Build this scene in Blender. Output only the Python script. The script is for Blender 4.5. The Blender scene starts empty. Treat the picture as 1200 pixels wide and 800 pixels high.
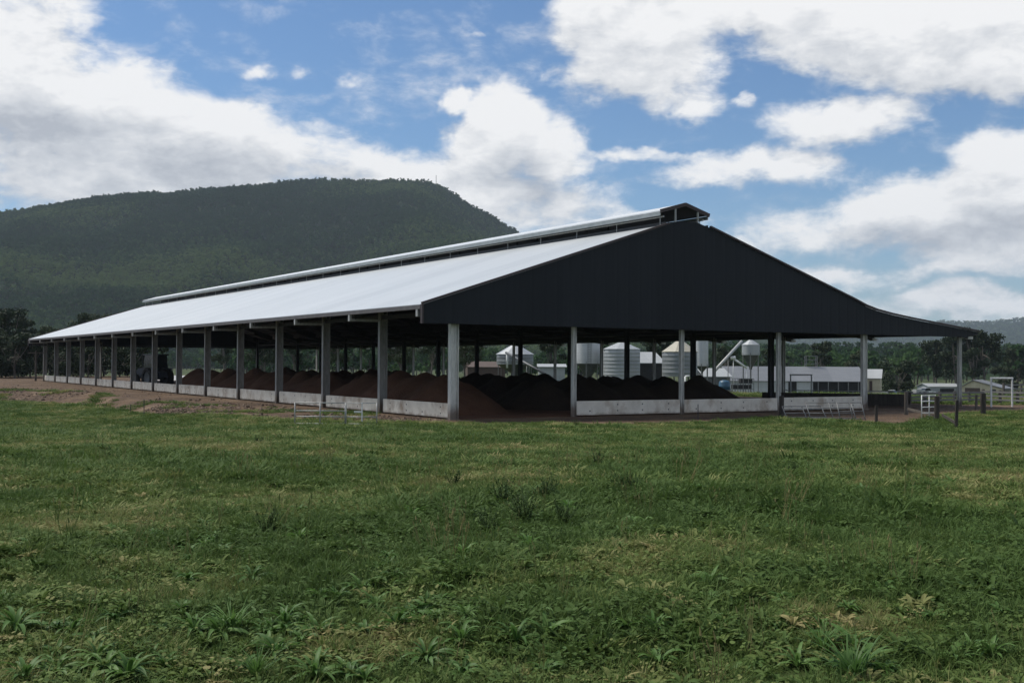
import bpy, bmesh, math, random
import numpy as np
from mathutils import Vector, Matrix

random.seed(7); RNG = np.random.default_rng(11)
scene = bpy.context.scene
COL = scene.collection
PI = math.pi

# ------------------------------------------------------------------ camera model (fitted)
F = 1328.6; TH = 0.555; PITCH = 0.0187; ROLL = 0.0056
X0, Y0 = -2.840, 55.090
EYE = 2.78
cp, sp = math.cos(PITCH), math.sin(PITCH); cr, sr = math.cos(ROLL), math.sin(ROLL)
FWD = Vector((0, cp, sp)); UP0 = Vector((0, -sp, cp)); R0 = Vector((1, 0, 0))
RIGHT = R0 * cr + UP0 * sr
UPV = UP0 * cr - R0 * sr
CAM = Vector((0, 0, EYE))

def ray(px, py):
    return (FWD + RIGHT * ((px - 600) / F) + UPV * ((400 - py) / F))
def at(px, py, Y):
    d = ray(px, py); return CAM + d * (Y / d.y)
def xat(px, Y, z=0.0):
    """ground x of image column px at distance Y (for things standing near height z)"""
    p = at(px, 430, Y); return p.x
def proj(x, y, z):
    p = np.stack([np.asarray(x, float), np.asarray(y, float), np.asarray(z, float) - EYE], -1)
    d = p @ np.array(FWD); r = p @ np.array(RIGHT); u = p @ np.array(UPV)
    d = np.where(d < .1, .1, d)
    return 600 + F * r / d, 400 - F * u / d

# ------------------------------------------------------------------ noise
def _h(ix, iy, seed):
    n = (ix.astype(np.int64) * 374761393 + iy.astype(np.int64) * 668265263 + seed * 974711) & 0xFFFFFFFF
    n = ((n ^ (n >> 13)) * 1274126177) & 0xFFFFFFFF
    n = n ^ (n >> 16)
    return (n & 0xFFFF) / 65535.0
def vnoise(x, y, seed=0):
    x = np.asarray(x, float); y = np.asarray(y, float)
    ix = np.floor(x); iy = np.floor(y); fx = x - ix; fy = y - iy
    fx = fx * fx * (3 - 2 * fx); fy = fy * fy * (3 - 2 * fy)
    a = _h(ix, iy, seed); b = _h(ix + 1, iy, seed); c = _h(ix, iy + 1, seed); d = _h(ix + 1, iy + 1, seed)
    return (a * (1 - fx) + b * fx) * (1 - fy) + (c * (1 - fx) + d * fx) * fy
def fbm(x, y, seed=0, o=4):
    s = 0; a = .5; t = 0
    for i in range(o):
        s = s + a * vnoise(np.asarray(x) * 2 ** i, np.asarray(y) * 2 ** i, seed + i * 17); t += a; a *= .5
    return s / t
def sstep(a, b, x):
    t = np.clip((np.asarray(x, float) - a) / (b - a), 0, 1); return t * t * (3 - 2 * t)

# ------------------------------------------------------------------ mesh builder
class MB:
    def __init__(s): s.v = []; s.f = []; s.m = []
    def add(s, vs, fs, mi=0):
        o = len(s.v); s.v += [tuple(v) for v in vs]
        s.f += [tuple(i + o for i in f) for f in fs]; s.m += [mi] * len(fs); return s
    def box(s, x0, x1, y0, y1, z0, z1, mi=0):
        vs = [(x, y, z) for z in (z0, z1) for y in (y0, y1) for x in (x0, x1)]
        return s.add(vs, [(0, 2, 3, 1), (4, 5, 7, 6), (0, 1, 5, 4), (2, 6, 7, 3), (0, 4, 6, 2), (1, 3, 7, 5)], mi)
    def tube(s, p, q, r, n=8, r2=None, mi=0, caps=True):
        p = Vector(p); q = Vector(q); r2 = r if r2 is None else r2
        d = (q - p).normalized(); a = d.orthogonal().normalized(); b = d.cross(a)
        vs = []
        for c, rr in ((p, r), (q, r2)):
            for i in range(n):
                t = 2 * PI * i / n; vs.append(c + a * (math.cos(t) * rr) + b * (math.sin(t) * rr))
        fs = [(i, (i + 1) % n, n + (i + 1) % n, n + i) for i in range(n)]
        if caps: fs += [tuple(range(n))[::-1], tuple(range(n, 2 * n))]
        return s.add(vs, fs, mi)
    def bar(s, p, q, w, h, mi=0, up=(0, 0, 1)):
        p = Vector(p); q = Vector(q); d = (q - p).normalized(); u = Vector(up)
        side = d.cross(u)
        if side.length < 1e-4: side = d.cross(Vector((1, 0, 0)))
        side.normalize(); u = side.cross(d).normalized()
        vs = [c + side * (sx * w / 2) + u * (sy * h / 2) for c in (p, q) for sx, sy in ((-1, -1), (1, -1), (1, 1), (-1, 1))]
        return s.add(vs, [(0, 1, 2, 3), (7, 6, 5, 4), (0, 4, 5, 1), (1, 5, 6, 2), (2, 6, 7, 3), (3, 7, 4, 0)], mi)
    def lathe(s, prof, n=24, cx=0, cy=0, mi=0):
        vs = []; fs = []; m = len(prof)
        for i in range(n):
            t = 2 * PI * i / n
            for r, z in prof: vs.append((cx + r * math.cos(t), cy + r * math.sin(t), z))
        for i in range(n):
            j = (i + 1) % n
            for k in range(m - 1): fs.append((i * m + k, j * m + k, j * m + k + 1, i * m + k + 1))
        return s.add(vs, fs, mi)
    def prism(s, poly, axis, c0, c1, mi=0):
        """extrude a 2-D polygon; axis 'y': poly is (x,z); axis 'x': poly is (y,z); axis 'z': (x,y)"""
        def P(p, c):
            return {'y': (p[0], c, p[1]), 'x': (c, p[0], p[1]), 'z': (p[0], p[1], c)}[axis]
        n = len(poly); vs = [P(p, c0) for p in poly] + [P(p, c1) for p in poly]
        fs = [(i, (i + 1) % n, n + (i + 1) % n, n + i) for i in range(n)] + [tuple(range(n))[::-1], tuple(range(n, 2 * n))]
        return s.add(vs, fs, mi)
    def isec(s, cx, cy, z0, z1, b, d, tf, tw, along='x'):
        """I section, depth d along axis, flange width b"""
        if along == 'x':
            s.box(cx - d / 2, cx - d / 2 + tf, cy - b / 2, cy + b / 2, z0, z1)
            s.box(cx + d / 2 - tf, cx + d / 2, cy - b / 2, cy + b / 2, z0, z1)
            s.box(cx - d / 2 + tf, cx + d / 2 - tf, cy - tw / 2, cy + tw / 2, z0, z1)
        else:
            s.box(cx - b / 2, cx + b / 2, cy - d / 2, cy - d / 2 + tf, z0, z1)
            s.box(cx - b / 2, cx + b / 2, cy + d / 2 - tf, cy + d / 2, z0, z1)
            s.box(cx - tw / 2, cx + tw / 2, cy - d / 2 + tf, cy + d / 2 - tf, z0, z1)
        return s
    def build(s, name, mats, parent=None, smooth=False, link=True):
        me = bpy.data.meshes.new(name); me.from_pydata(s.v, [], s.f)
        for m in (mats if isinstance(mats, (list, tuple)) else [mats]): me.materials.append(m)
        if any(s.m): me.polygons.foreach_set('material_index', s.m)
        bm = bmesh.new(); bm.from_mesh(me); bmesh.ops.recalc_face_normals(bm, faces=bm.faces); bm.to_mesh(me); bm.free()
        if smooth: me.polygons.foreach_set('use_smooth', [True] * len(me.polygons))
        me.update()
        o = bpy.data.objects.new(name, me)
        if link: COL.objects.link(o)
        if parent: o.parent = parent
        return o

def tag(o, label=None, cat=None, group=None, kind=None):
    if label: o['label'] = label
    if cat: o['category'] = cat
    if group: o['group'] = group
    if kind: o['kind'] = kind
    return o
def empty(name, loc, rz=0.0, **k):
    o = bpy.data.objects.new(name, None); COL.objects.link(o)
    o.location = loc; o.rotation_euler = (0, 0, rz); o.empty_display_size = .3
    return tag(o, **k)
def copy_tree(o, parent=None):
    c = o.copy(); COL.objects.link(c)
    if parent: c.parent = parent
    for ch in list(o.children): copy_tree(ch, c)
    return c

# ------------------------------------------------------------------ materials
def newmat(name):
    m = bpy.data.materials.new(name); m.use_nodes = True
    nt = m.node_tree; b = nt.nodes['Principled BSDF']; return m, nt, b
def ramp(nt, fac, stops):
    r = nt.nodes.new('ShaderNodeValToRGB'); e = r.color_ramp.elements
    while len(e) < len(stops): e.new(.5)
    for i, (p, c) in enumerate(stops): e[i].position = p; e[i].color = (*c, 1) if len(c) == 3 else c
    nt.links.new(fac, r.inputs[0]); return r.outputs[0]
def noise(nt, scale, detail=4, rough=.6, vec=None, coord='Object', stretch=None):
    n = nt.nodes.new('ShaderNodeTexNoise'); n.inputs['Scale'].default_value = scale
    n.inputs['Detail'].default_value = detail; n.inputs['Roughness'].default_value = rough
    if vec is None:
        tc = nt.nodes.new('ShaderNodeTexCoord'); vec = tc.outputs[coord]
    if stretch:
        mp = nt.nodes.new('ShaderNodeMapping'); mp.inputs['Scale'].default_value = stretch
        nt.links.new(vec, mp.inputs[0]); vec = mp.outputs[0]
    nt.links.new(vec, n.inputs['Vector']); return n.outputs['Fac']
def mix(nt, fac, a, b, mode='MIX'):
    n = nt.nodes.new('ShaderNodeMix'); n.data_type = 'RGBA'; n.blend_type = mode
    for s, v in ((n.inputs[0], fac), (n.inputs[6], a), (n.inputs[7], b)):
        if hasattr(v, 'links'): nt.links.new(v, s)
        elif isinstance(v, (int, float)): s.default_value = v
        else: s.default_value = (*v, 1)
    return n.outputs[2]
def math_(nt, op, a, b=None, c=None, clamp=False):
    n = nt.nodes.new('ShaderNodeMath'); n.operation = op; n.use_clamp = clamp
    for i, v in enumerate((a, b, c)):
        if v is None: continue
        if hasattr(v, 'links'): nt.links.new(v, n.inputs[i])
        else: n.inputs[i].default_value = v
    return n.outputs[0]
def bump(nt, b, h, strength=.3, dist=.02):
    n = nt.nodes.new('ShaderNodeBump'); n.inputs['Strength'].default_value = strength; n.inputs['Distance'].default_value = dist
    nt.links.new(h, n.inputs['Height']); nt.links.new(n.outputs[0], b.inputs['Normal'])
def surf(name, c0, c1, scale=3, rough=.7, metal=0, detail=5, stretch=None, bmp=0, spec=.5, coord='Object', lo=.3, hi=.7):
    m, nt, b = newmat(name)
    f = noise(nt, scale, detail, .6, None, coord, stretch)
    nt.links.new(ramp(nt, f, [(lo, c0), (hi, c1)]), b.inputs['Base Color'])
    b.inputs['Roughness'].default_value = rough; b.inputs['Metallic'].default_value = metal
    b.inputs['Specular IOR Level'].default_value = spec
    if bmp: bump(nt, b, f, bmp, .03)
    return m
def ribbed(name, c0, c1, pitch, axis, rough=.5, metal=0., strength=.4, streak=(.15, 6, 6)):
    """profiled steel sheet: ribs across `axis` of object space, sheets slightly different, dust streaks"""
    m, nt, b = newmat(name)
    tc = nt.nodes.new('ShaderNodeTexCoord'); sx = nt.nodes.new('ShaderNodeSeparateXYZ'); nt.links.new(tc.outputs['Object'], sx.inputs[0])
    ax = sx.outputs['XYZ'.index(axis)]
    t = math_(nt, 'FRACT', math_(nt, 'DIVIDE', ax, pitch))
    rib = math_(nt, 'SMOOTH_MIN', math_(nt, 'MULTIPLY', math_(nt, 'ABSOLUTE', math_(nt, 'SUBTRACT', t, .5)), 6.), 1., .2)
    sheet = nt.nodes.new('ShaderNodeTexWhiteNoise'); sheet.noise_dimensions = '1D'
    nt.links.new(math_(nt, 'FLOOR', math_(nt, 'DIVIDE', ax, pitch * 4)), sheet.inputs['W'])
    f = noise(nt, 1.0, 6, .65, tc.outputs['Object'], stretch=streak)
    f2 = math_(nt, 'ADD', math_(nt, 'MULTIPLY', f, .75), math_(nt, 'MULTIPLY', sheet.outputs['Value'], .25))
    nt.links.new(ramp(nt, f2, [(.25, c0), (.75, c1)]), b.inputs['Base Color'])
    b.inputs['Roughness'].default_value = rough; b.inputs['Metallic'].default_value = metal
    b.inputs['Specular IOR Level'].default_value = .28 if name == 'dark_cladding' else .5
    bump(nt, b, rib, strength, .03)
    return m

M = {}
M['roof'] = ribbed('zinc_roof', (.39, .418, .435), (.50, .525, .54), .76, 'Y', .42, .2, .2, (.25, 1.6, .25))
M['cap'] = surf('cap_steel', (.55, .57, .58), (.68, .70, .71), 1.5, .4, .2)
M['fascia'] = surf('fascia_sheet', (.24, .265, .27), (.34, .365, .37), 1.5, .4, .2)
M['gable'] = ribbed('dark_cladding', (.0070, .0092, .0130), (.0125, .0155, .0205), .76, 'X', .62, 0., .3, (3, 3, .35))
M['trim'] = surf('dark_trim', (.03, .018, .018), (.05, .03, .028), 2, .5)
M['galv'] = surf('galvanised_steel', (.27, .275, .27), (.46, .465, .45), 7, .55, .25, 6, (1, 1, .25))
def splashed(name, c0, c1, z0=.12, z1=.65):
    m = surf(name, c0, c1, 7, .55, .2, 6, (1, 1, .25)); nt = m.node_tree; b = nt.nodes['Principled BSDF']
    src = b.inputs['Base Color'].links[0].from_socket
    tc = nt.nodes.new('ShaderNodeTexCoord'); sx = nt.nodes.new('ShaderNodeSeparateXYZ'); nt.links.new(tc.outputs['Object'], sx.inputs[0])
    n1 = noise(nt, 5, 6, .7, tc.outputs['Object'], stretch=(1, 1, .35)); n2 = noise(nt, 1.3, 6, .7, tc.outputs['Object'], stretch=(2, 2, .3))
    e = math_(nt, 'SUBTRACT', sx.outputs['Z'], math_(nt, 'MULTIPLY', math_(nt, 'SUBTRACT', n1, .35), 1.1))
    c = mix(nt, ramp(nt, e, [(z0, (.85, .85, .85)), (z1, (0, 0, 0))]), src, (.13, .088, .06))
    c = mix(nt, ramp(nt, n2, [(.55, (0, 0, 0)), (.75, (.5, .5, .5))]), c, (.15, .135, .12))
    nt.links.new(c, b.inputs['Base Color']); return m
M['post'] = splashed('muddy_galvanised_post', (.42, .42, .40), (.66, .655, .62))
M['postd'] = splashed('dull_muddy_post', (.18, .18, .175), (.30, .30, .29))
M['galvd'] = surf('dull_galvanised_steel', (.13, .135, .135), (.23, .235, .23), 6, .6, .25, 6, (1, 1, .25))
M['shade_underside'] = surf('painted_underside_shade', (.05, .052, .055), (.075, .077, .08), 2, .8)  # shade under roof and cap painted as a darker colour
M['gutter'] = surf('brown_grey_gutter', (.075, .065, .065), (.12, .108, .106), 2, .5)
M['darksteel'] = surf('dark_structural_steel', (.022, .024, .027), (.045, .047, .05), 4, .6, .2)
def concrete():
    m, nt, b = newmat('precast_concrete')
    f = noise(nt, 1.6, 7, .7); g = noise(nt, .9, 6, .65, stretch=(1., 1., .8)); h = noise(nt, 40, 3)
    c = ramp(nt, f, [(.3, (.54, .50, .43)), (.7, (.73, .69, .61))])
    c = mix(nt, ramp(nt, g, [(.5, (0, 0, 0)), (.72, (1, 1, 1))]), c, (.32, .25, .185))
    tc = nt.nodes.new('ShaderNodeTexCoord'); sx = nt.nodes.new('ShaderNodeSeparateXYZ'); nt.links.new(tc.outputs['Object'], sx.inputs[0])
    e = math_(nt, 'ADD', sx.outputs['Z'], math_(nt, 'MULTIPLY', f, .35))
    c = mix(nt, ramp(nt, e, [(.16, (1, 1, 1)), (.36, (0, 0, 0))]), c, (.16, .10, .065))   # mud splash along the foot
    nt.links.new(c, b.inputs['Base Color']); b.inputs['Roughness'].default_value = .85; bump(nt, b, h, .15, .01); return m
M['conc'] = concrete()
def compost(name, c0, c1, c2):
    m, nt, b = newmat(name); f = noise(nt, .8, 8, .7); g = noise(nt, 9, 6, .7)
    c = ramp(nt, f, [(.3, c0), (.55, c1), (.75, c2)]); c = mix(nt, math_(nt, 'MULTIPLY', g, .6), c, c0)
    nt.links.new(c, b.inputs['Base Color']); b.inputs['Roughness'].default_value = .95; b.inputs['Specular IOR Level'].default_value = .2
    bump(nt, b, g, .9, .12); return m
M['brown'] = compost('brown_compost', (.075, .036, .021), (.125, .062, .036), (.17, .09, .055))
M['black'] = compost('dark_compost', (.030, .020, .014), (.05, .034, .023), (.075, .053, .036))
M['wood'] = surf('weathered_timber', (.05, .043, .036), (.13, .115, .10), 6, .9, 0, 6, (1, 1, .15), .4)
M['wooddark'] = surf('dark_timber', (.022, .018, .015), (.06, .05, .042), 6, .9, 0, 6, (1, 1, .15), .4)
M['railgrey'] = surf('grey_rail', (.12, .12, .12), (.22, .215, .21), 5, .8, 0, 5, (.3, .3, 1))
M['white'] = surf('white_paint', (.55, .56, .55), (.74, .75, .74), 4, .5)
M['whitesheet'] = ribbed('white_sheet', (.38, .40, .41), (.50, .52, .53), .2, 'Z', .45, .1, .3, (2, 2, .3))
M['greysheet'] = ribbed('grey_corrugated', (.18, .195, .205), (.27, .285, .295), .2, 'Z', .5, .25, .4, (2, 2, .3))
M['palesheet'] = ribbed('pale_corrugated', (.27, .29, .30), (.38, .40, .41), .2, 'Z', .45, .2, .4, (2, 2, .3))
M['cream'] = surf('cream_sheet', (.42, .38, .26), (.55, .50, .36), 2, .6)
M['creamroof'] = surf('cream_roof', (.30, .285, .225), (.40, .375, .30), 2, .5)
M['shedroof'] = ribbed('shed_roof', (.15, .16, .172), (.215, .225, .238), .8, 'X', .5, .15, .3, (.3, 2, 2))
M['paleroof'] = ribbed('pale_roof', (.30, .315, .315), (.40, .415, .415), .8, 'X', .5, .1, .3, (.3, 2, 2))
M['hopper'] = surf('dull_hopper', (.07, .075, .08), (.12, .125, .13), 3, .55, .3)
M['black_plastic'] = surf('black_plastic', (.012, .012, .013), (.03, .03, .032), 4, .6)
M['int_shade'] = surf('painted_interior_shade', (.01, .01, .01), (.02, .02, .02), 2, .9)  # near-black colour standing for the shade inside open sheds
M['blue'] = surf('blue_plastic', (.02, .07, .12), (.03, .10, .17), 3, .45)
M['browndoor'] = surf('brown_door', (.06, .04, .03), (.09, .06, .045), 3, .7)
M['tractor'] = surf('dark_blue_paint', (.010, .014, .03), (.02, .028, .055), 3, .35)
M['tyre'] = surf('tyre_rubber', (.012, .012, .012), (.03, .028, .026), 6, .9)
M['carwhite'] = surf('white_car_paint', (.6, .6, .6), (.72, .72, .72), 2, .3)
M['rubber'] = M['black_plastic']
def glassm():
    m, nt, b = newmat('dark_glass'); f = noise(nt, 2, 3)
    nt.links.new(ramp(nt, f, [(.3, (.012, .016, .02)), (.7, (.03, .036, .042))]), b.inputs['Base Color'])
    b.inputs['Roughness'].default_value = .08; return m
M['glass'] = glassm()

def leafmat(name, c0, c1, c2, attr=None, trans=.3, rough=.55, spec=.3):
    m, nt, b = newmat(name)
    oi = nt.nodes.new('ShaderNodeObjectInfo')
    tc = nt.nodes.new('ShaderNodeTexCoord')
    f = noise(nt, 1.3, 3, .6, tc.outputs['Object'])
    if attr:
        at_ = nt.nodes.new('ShaderNodeAttribute'); at_.attribute_type = 'INSTANCER'; at_.attribute_name = attr; r = at_.outputs['Fac']
        v = math_(nt, 'ADD', r, math_(nt, 'MULTIPLY', math_(nt, 'SUBTRACT', f, .5), .5), None, True)
    else:
        v = math_(nt, 'ADD', math_(nt, 'MULTIPLY', f, .6), math_(nt, 'MULTIPLY', oi.outputs['Random'], .4), None, True)
    c = ramp(nt, v, [(.2, c0), (.5, c1), (.85, c2)])
    nt.links.new(c, b.inputs['Base Color']); b.inputs['Roughness'].default_value = rough; b.inputs['Specular IOR Level'].default_value = spec
    tr = nt.nodes.new('ShaderNodeBsdfTranslucent'); nt.links.new(c, tr.inputs[0])
    mx = nt.nodes.new('ShaderNodeMixShader'); mx.inputs[0].default_value = trans
    nt.links.new(b.outputs[0], mx.inputs[1]); nt.links.new(tr.outputs[0], mx.inputs[2])
    nt.links.new(mx.outputs[0], nt.nodes['Material Output'].inputs[0]); return m
M['grass'] = leafmat('pasture_grass', (.068, .116, .030), (.126, .180, .050), (.30, .265, .12), 'tone', .3, .7, .12)
M['weed'] = leafmat('broad_weed_leaf', (.058, .125, .03), (.092, .18, .042), (.14, .235, .065), None, .35, .55, .25)
M['weedpale'] = leafmat('pale_weed_leaf', (.075, .15, .035), (.11, .20, .05), (.15, .25, .07), None, .3, .5, .3)
M['weeddark'] = leafmat('dark_weed_leaf', (.026, .05, .018), (.04, .07, .024), (.06, .095, .035), None, .25, .8, .1)
M['forest'] = leafmat('forest_canopy', (.032, .066, .026), (.058, .106, .040), (.115, .168, .060), 'tone', .3, .85, .05)
M['leaf'] = leafmat('gum_leaf', (.022, .034, .015), (.036, .052, .022), (.058, .072, .032), None, .2, .7, .2)
M['leafdark'] = leafmat('dark_leaf', (.016, .028, .012), (.027, .042, .018), (.042, .058, .026), None, .15, .7, .2)
M['barkdark'] = surf('dark_bark', (.03, .027, .022), (.07, .06, .05), 4, .9)
M['bark'] = surf('bark', (.06, .05, .04), (.18, .16, .135), 4, .9, 0, 6, (1, 1, .2), .4)

# ------------------------------------------------------------------ ground
def gz(x, y):
    x = np.asarray(x, float); y = np.asarray(y, float)
    z = 1.18 * (1 - sstep(8, 50, y))
    near = 1 - sstep(30, 48, y)
    z = z + (fbm(x * .35, y * .35, 3, 3) - .5) * .22 * near
    side = sstep(-.06, .2, x / np.maximum(y, 1))
    z = z - 3.6 * sstep(92, 215, y) * side - 3.6 * sstep(200, 420, y) * (1 - side)
    b = x / np.maximum(y, 1.)
    if 'eb' in globals():      # the pad stands a little above the pasture on the left
        e = np.interp(b, eb, ed); lf = 1 - sstep(-.36, -.25, b)
        z = z - .55 * lf * sstep(38, 58, y) * (1 - sstep(e - 1.5, e + 7, y)) + .25 * lf * np.exp(-((y - e - 9) / 4.) ** 2) * fbm(x * .3, y * .3, 8, 3)
    return z
def gz1(x, y): return float(gz(np.array([x]), np.array([y]))[0])

EDGE_PX = [(-400, 459), (-100, 461), (0, 462), (60, 464), (110, 467), (140, 472), (190, 480), (250, 485), (300, 488), (350, 492), (450, 493.5), (530, 495), (580, 496.5),
           (640, 495), (700, 497), (800, 495.5), (860, 493), (912, 489), (960, 491), (1000, 493), (1030, 496), (1055, 497), (1075, 493), (1090, 489), (1110, 485), (1160, 482), (1300, 480)]
ex = np.array([p[0] for p in EDGE_PX], float); ey = np.array([p[1] for p in EDGE_PX], float)
# the same edge as ground points: distance of the edge for a bearing x/y
edge_pts = []
for a_, b_ in EDGE_PX:
    d = ray(a_, b_); p = CAM + d * (EYE / -d.z); edge_pts.append((p.x / p.y, p.y))
eb = np.array([p[0] for p in edge_pts]); ed = np.array([p[1] for p in edge_pts])
def dirt_mask(x, y):
    x = np.asarray(x, float); y = np.asarray(y, float)
    b = x / np.maximum(y, 1.)
    e = np.interp(b, eb, ed)
    s = sstep(e - 1.2, e + 1.2, y)
    rel = np.stack([x - X0, y - Y0], -1)
    a = rel @ np.array([-math.sin(TH), math.cos(TH)]); v = rel @ np.array([math.cos(TH), math.sin(TH)])
    inside = sstep(-60, -45, v) * (1 - sstep(40, 44, v)) * (1 - sstep(150, 175, a))
    road = (1 - sstep(1.5, 3.5, np.abs(y - 77 - (x - 30) * .05))) * sstep(24, 30, x)     # track past the yards
    mud = .48 * sstep(20, 27, x) * sstep(70, 76, y) * (1 - sstep(190, 230, y)) * sstep(.24, .30, b)
    m = np.maximum(np.maximum(s * inside, road), mud)
    return np.where(y < 20, 0, m)
def yard_mask(x, y):
    rel = np.stack([np.asarray(x) - X0, np.asarray(y) - Y0], -1)
    a = rel @ np.array([-math.sin(TH), math.cos(TH)]); v = rel @ np.array([math.cos(TH), math.sin(TH)])
    b = np.asarray(x) / np.maximum(np.asarray(y), 1)
    return sstep(146, 150, np.asarray(y)) * (1 - sstep(300, 330, np.asarray(y))) * sstep(-.318, -.310, b) * (1 - sstep(-.262, -.25, b))
DRY = [(210, 670, 1.1), (470, 738, .5), (250, 762, .6), (715, 655, .9), (735, 440, .1), (965, 735, 1.0), (1010, 722, .7), (90, 620, 1.4), (800, 640, 1.2), (560, 560, 2.2), (1100, 560, 3), (20, 790, .5), (420, 760, .4)]
DARKP = [(610, 600, 3.2), (300, 632, 1.6), (540, 610, 2.0), (725, 590, 2.2), (960, 600, 2.0), (340, 735, .8), (640, 745, .6), (1050, 690, 1.0), (60, 690, .9), (1080, 760, .6), (860, 720, .8), (450, 545, 4), (900, 540, 4), (200, 540, 4)]
def pix_ground(px, py):
    d = ray(px, py); z = 1.0; p = None
    for i in range(12):
        p = CAM + d * ((EYE - z) / -d.z); z = gz1(p.x, p.y)
    return p
def patches(lst):
    out = []
    for a_, b_, r in lst:
        if b_ < 480: continue
        p = pix_ground(a_, b_); out.append((p.x, p.y, r))
    return out
DRYP = patches(DRY); DRKP = patches(DARKP)
def tone(x, y):
    x = np.asarray(x, float); y = np.asarray(y, float)
    t = .42 + (fbm(x * .5, y * .5, 21, 4) - .5) * .7 + (fbm(x * .16, y * .11, 5, 4) - .5) * .75
    wob = (fbm(x * 1.3, y * 1.3, 44, 3) - .5) * 1.4
    for cx, cy, r in DRYP:
        q = np.sqrt(((x - cx) / r) ** 2 + ((y - cy) / (r * 1.2)) ** 2) + wob
        t = t + .26 * (1 - sstep(.2, 1.1, q))
    for cx, cy, r in DRKP:
        q = np.sqrt(((x - cx) / r) ** 2 + ((y - cy) / (r * 1.3)) ** 2) + wob
        t = t - .17 * (1 - sstep(.2, 1.2, q))
    return np.clip(t, 0, 1)

def make_ground():
    fine = np.radians(np.arange(-34, 34.01, .22)); coarse = np.radians(np.arange(38, 322.1, 6.))
    az = np.concatenate([fine, coarse]); nA = len(az)
    r = np.concatenate([[.4, 1, 2, 3, 4], np.geomspace(5, 130, 170), np.geomspace(133, 8000, 70)]); nR = len(r)
    A, R = np.meshgrid(az, r); x = R * np.sin(A); y = R * np.cos(A); z = gz(x, y)
    x = x.ravel(); y = y.ravel(); z = z.ravel()
    vs = np.stack([x, y, z], -1)
    idx = np.arange(nA * nR).reshape(nR, nA); nx = np.roll(idx, -1, 1)
    q = np.stack([idx[:-1], nx[:-1], nx[1:], idx[1:]], -1).reshape(-1, 4)
    faces = [tuple(f) for f in q.tolist()]
    c = len(vs); vs = np.vstack([vs, [[0, 0, gz1(0, 0)]]])
    faces += [(c, int(idx[0, (i + 1) % nA]), int(idx[0, i])) for i in range(nA)]
    me = bpy.data.meshes.new('ground'); me.from_pydata(vs.tolist(), [], faces)
    X = vs[:, 0]; Y = vs[:, 1]
    for nm, val in (('dirt', dirt_mask(X, Y)), ('tone', tone(X, Y)), ('yard', yard_mask(X, Y))):
        at_ = me.attributes.new(nm, 'FLOAT', 'POINT'); at_.data.foreach_set('value', np.asarray(val, np.float32))
    me.polygons.foreach_set('use_smooth', [True] * len(me.polygons))
    bm = bmesh.new(); bm.from_mesh(me); bmesh.ops.recalc_face_normals(bm, faces=bm.faces)
    bm.faces.ensure_lookup_table()
    if sum(f.normal.z for f in bm.faces) < 0: bmesh.ops.reverse_faces(bm, faces=bm.faces)
    bm.to_mesh(me); bm.free()
    m, nt, b = newmat('pasture_ground')
    def attr(n):
        a = nt.nodes.new('ShaderNodeAttribute'); a.attribute_name = n; return a.outputs['Fac']
    tc = nt.nodes.new('ShaderNodeTexCoord'); P = tc.outputs['Object']
    n1 = noise(nt, .9, 8, .7, P); n2 = noise(nt, 7, 6, .7, P); n3 = noise(nt, .05, 5, .6, P)
    tv = math_(nt, 'ADD', attr('tone'), math_(nt, 'MULTIPLY', math_(nt, 'SUBTRACT', n2, .5), .6))
    g = ramp(nt, tv, [(.1, (.032, .05, .013)), (.5, (.065, .092, .025)), (.9, (.18, .145, .07))])
    far = ramp(nt, n3, [(.35, (.035, .055, .022)), (.5, (.055, .075, .030)), (.65, (.085, .09, .042))])
    cd = nt.nodes.new('ShaderNodeNewGeometry'); ln = nt.nodes.new('ShaderNodeVectorMath'); ln.operation = 'LENGTH'; nt.links.new(cd.outputs['Position'], ln.inputs[0])
    farf = ramp(nt, math_(nt, 'DIVIDE', ln.outputs['Value'], 300.), [(.45, (0, 0, 0)), (.8, (1, 1, 1))])
    g = mix(nt, farf, g, far)
    n4 = noise(nt, .22, 6, .65, P)
    dcol = ramp(nt, n4, [(.33, (.042, .028, .018)), (.46, (.085, .056, .034)), (.54, (.115, .074, .043)), (.66, (.20, .148, .098))])
    dcol = mix(nt, ramp(nt, n1, [(.38, (1, 1, 1)), (.56, (0, 0, 0))]), dcol, (.055, .035, .025))
    dcol = mix(nt, math_(nt, 'MULTIPLY', ramp(nt, n2, [(.45, (0, 0, 0)), (.7, (1, 1, 1))]), .5), dcol, (.27, .2, .15))
    dm = math_(nt, 'ADD', attr('dirt'), math_(nt, 'MULTIPLY', math_(nt, 'SUBTRACT', math_(nt, 'ADD', n1, n2), 1.), 1.1))
    c = mix(nt, ramp(nt, dm, [(.42, (0, 0, 0)), (.58, (1, 1, 1))]), g, dcol)
    c = mix(nt, attr('yard'), c, mix(nt, n1, (.34, .345, .35), (.48, .48, .48)))
    nt.links.new(c, b.inputs['Base Color']); b.inputs['Roughness'].default_value = .95; b.inputs['Specular IOR Level'].default_value = .15
    bump(nt, b, math_(nt, 'ADD', n1, n2), .8, .12)
    me.materials.append(m)
    o = bpy.data.objects.new('ground', me); COL.objects.link(o)
    tag(o, 'uneven green pasture turning to brown dirt around the open barn', None, None, 'structure')
make_ground()

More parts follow.
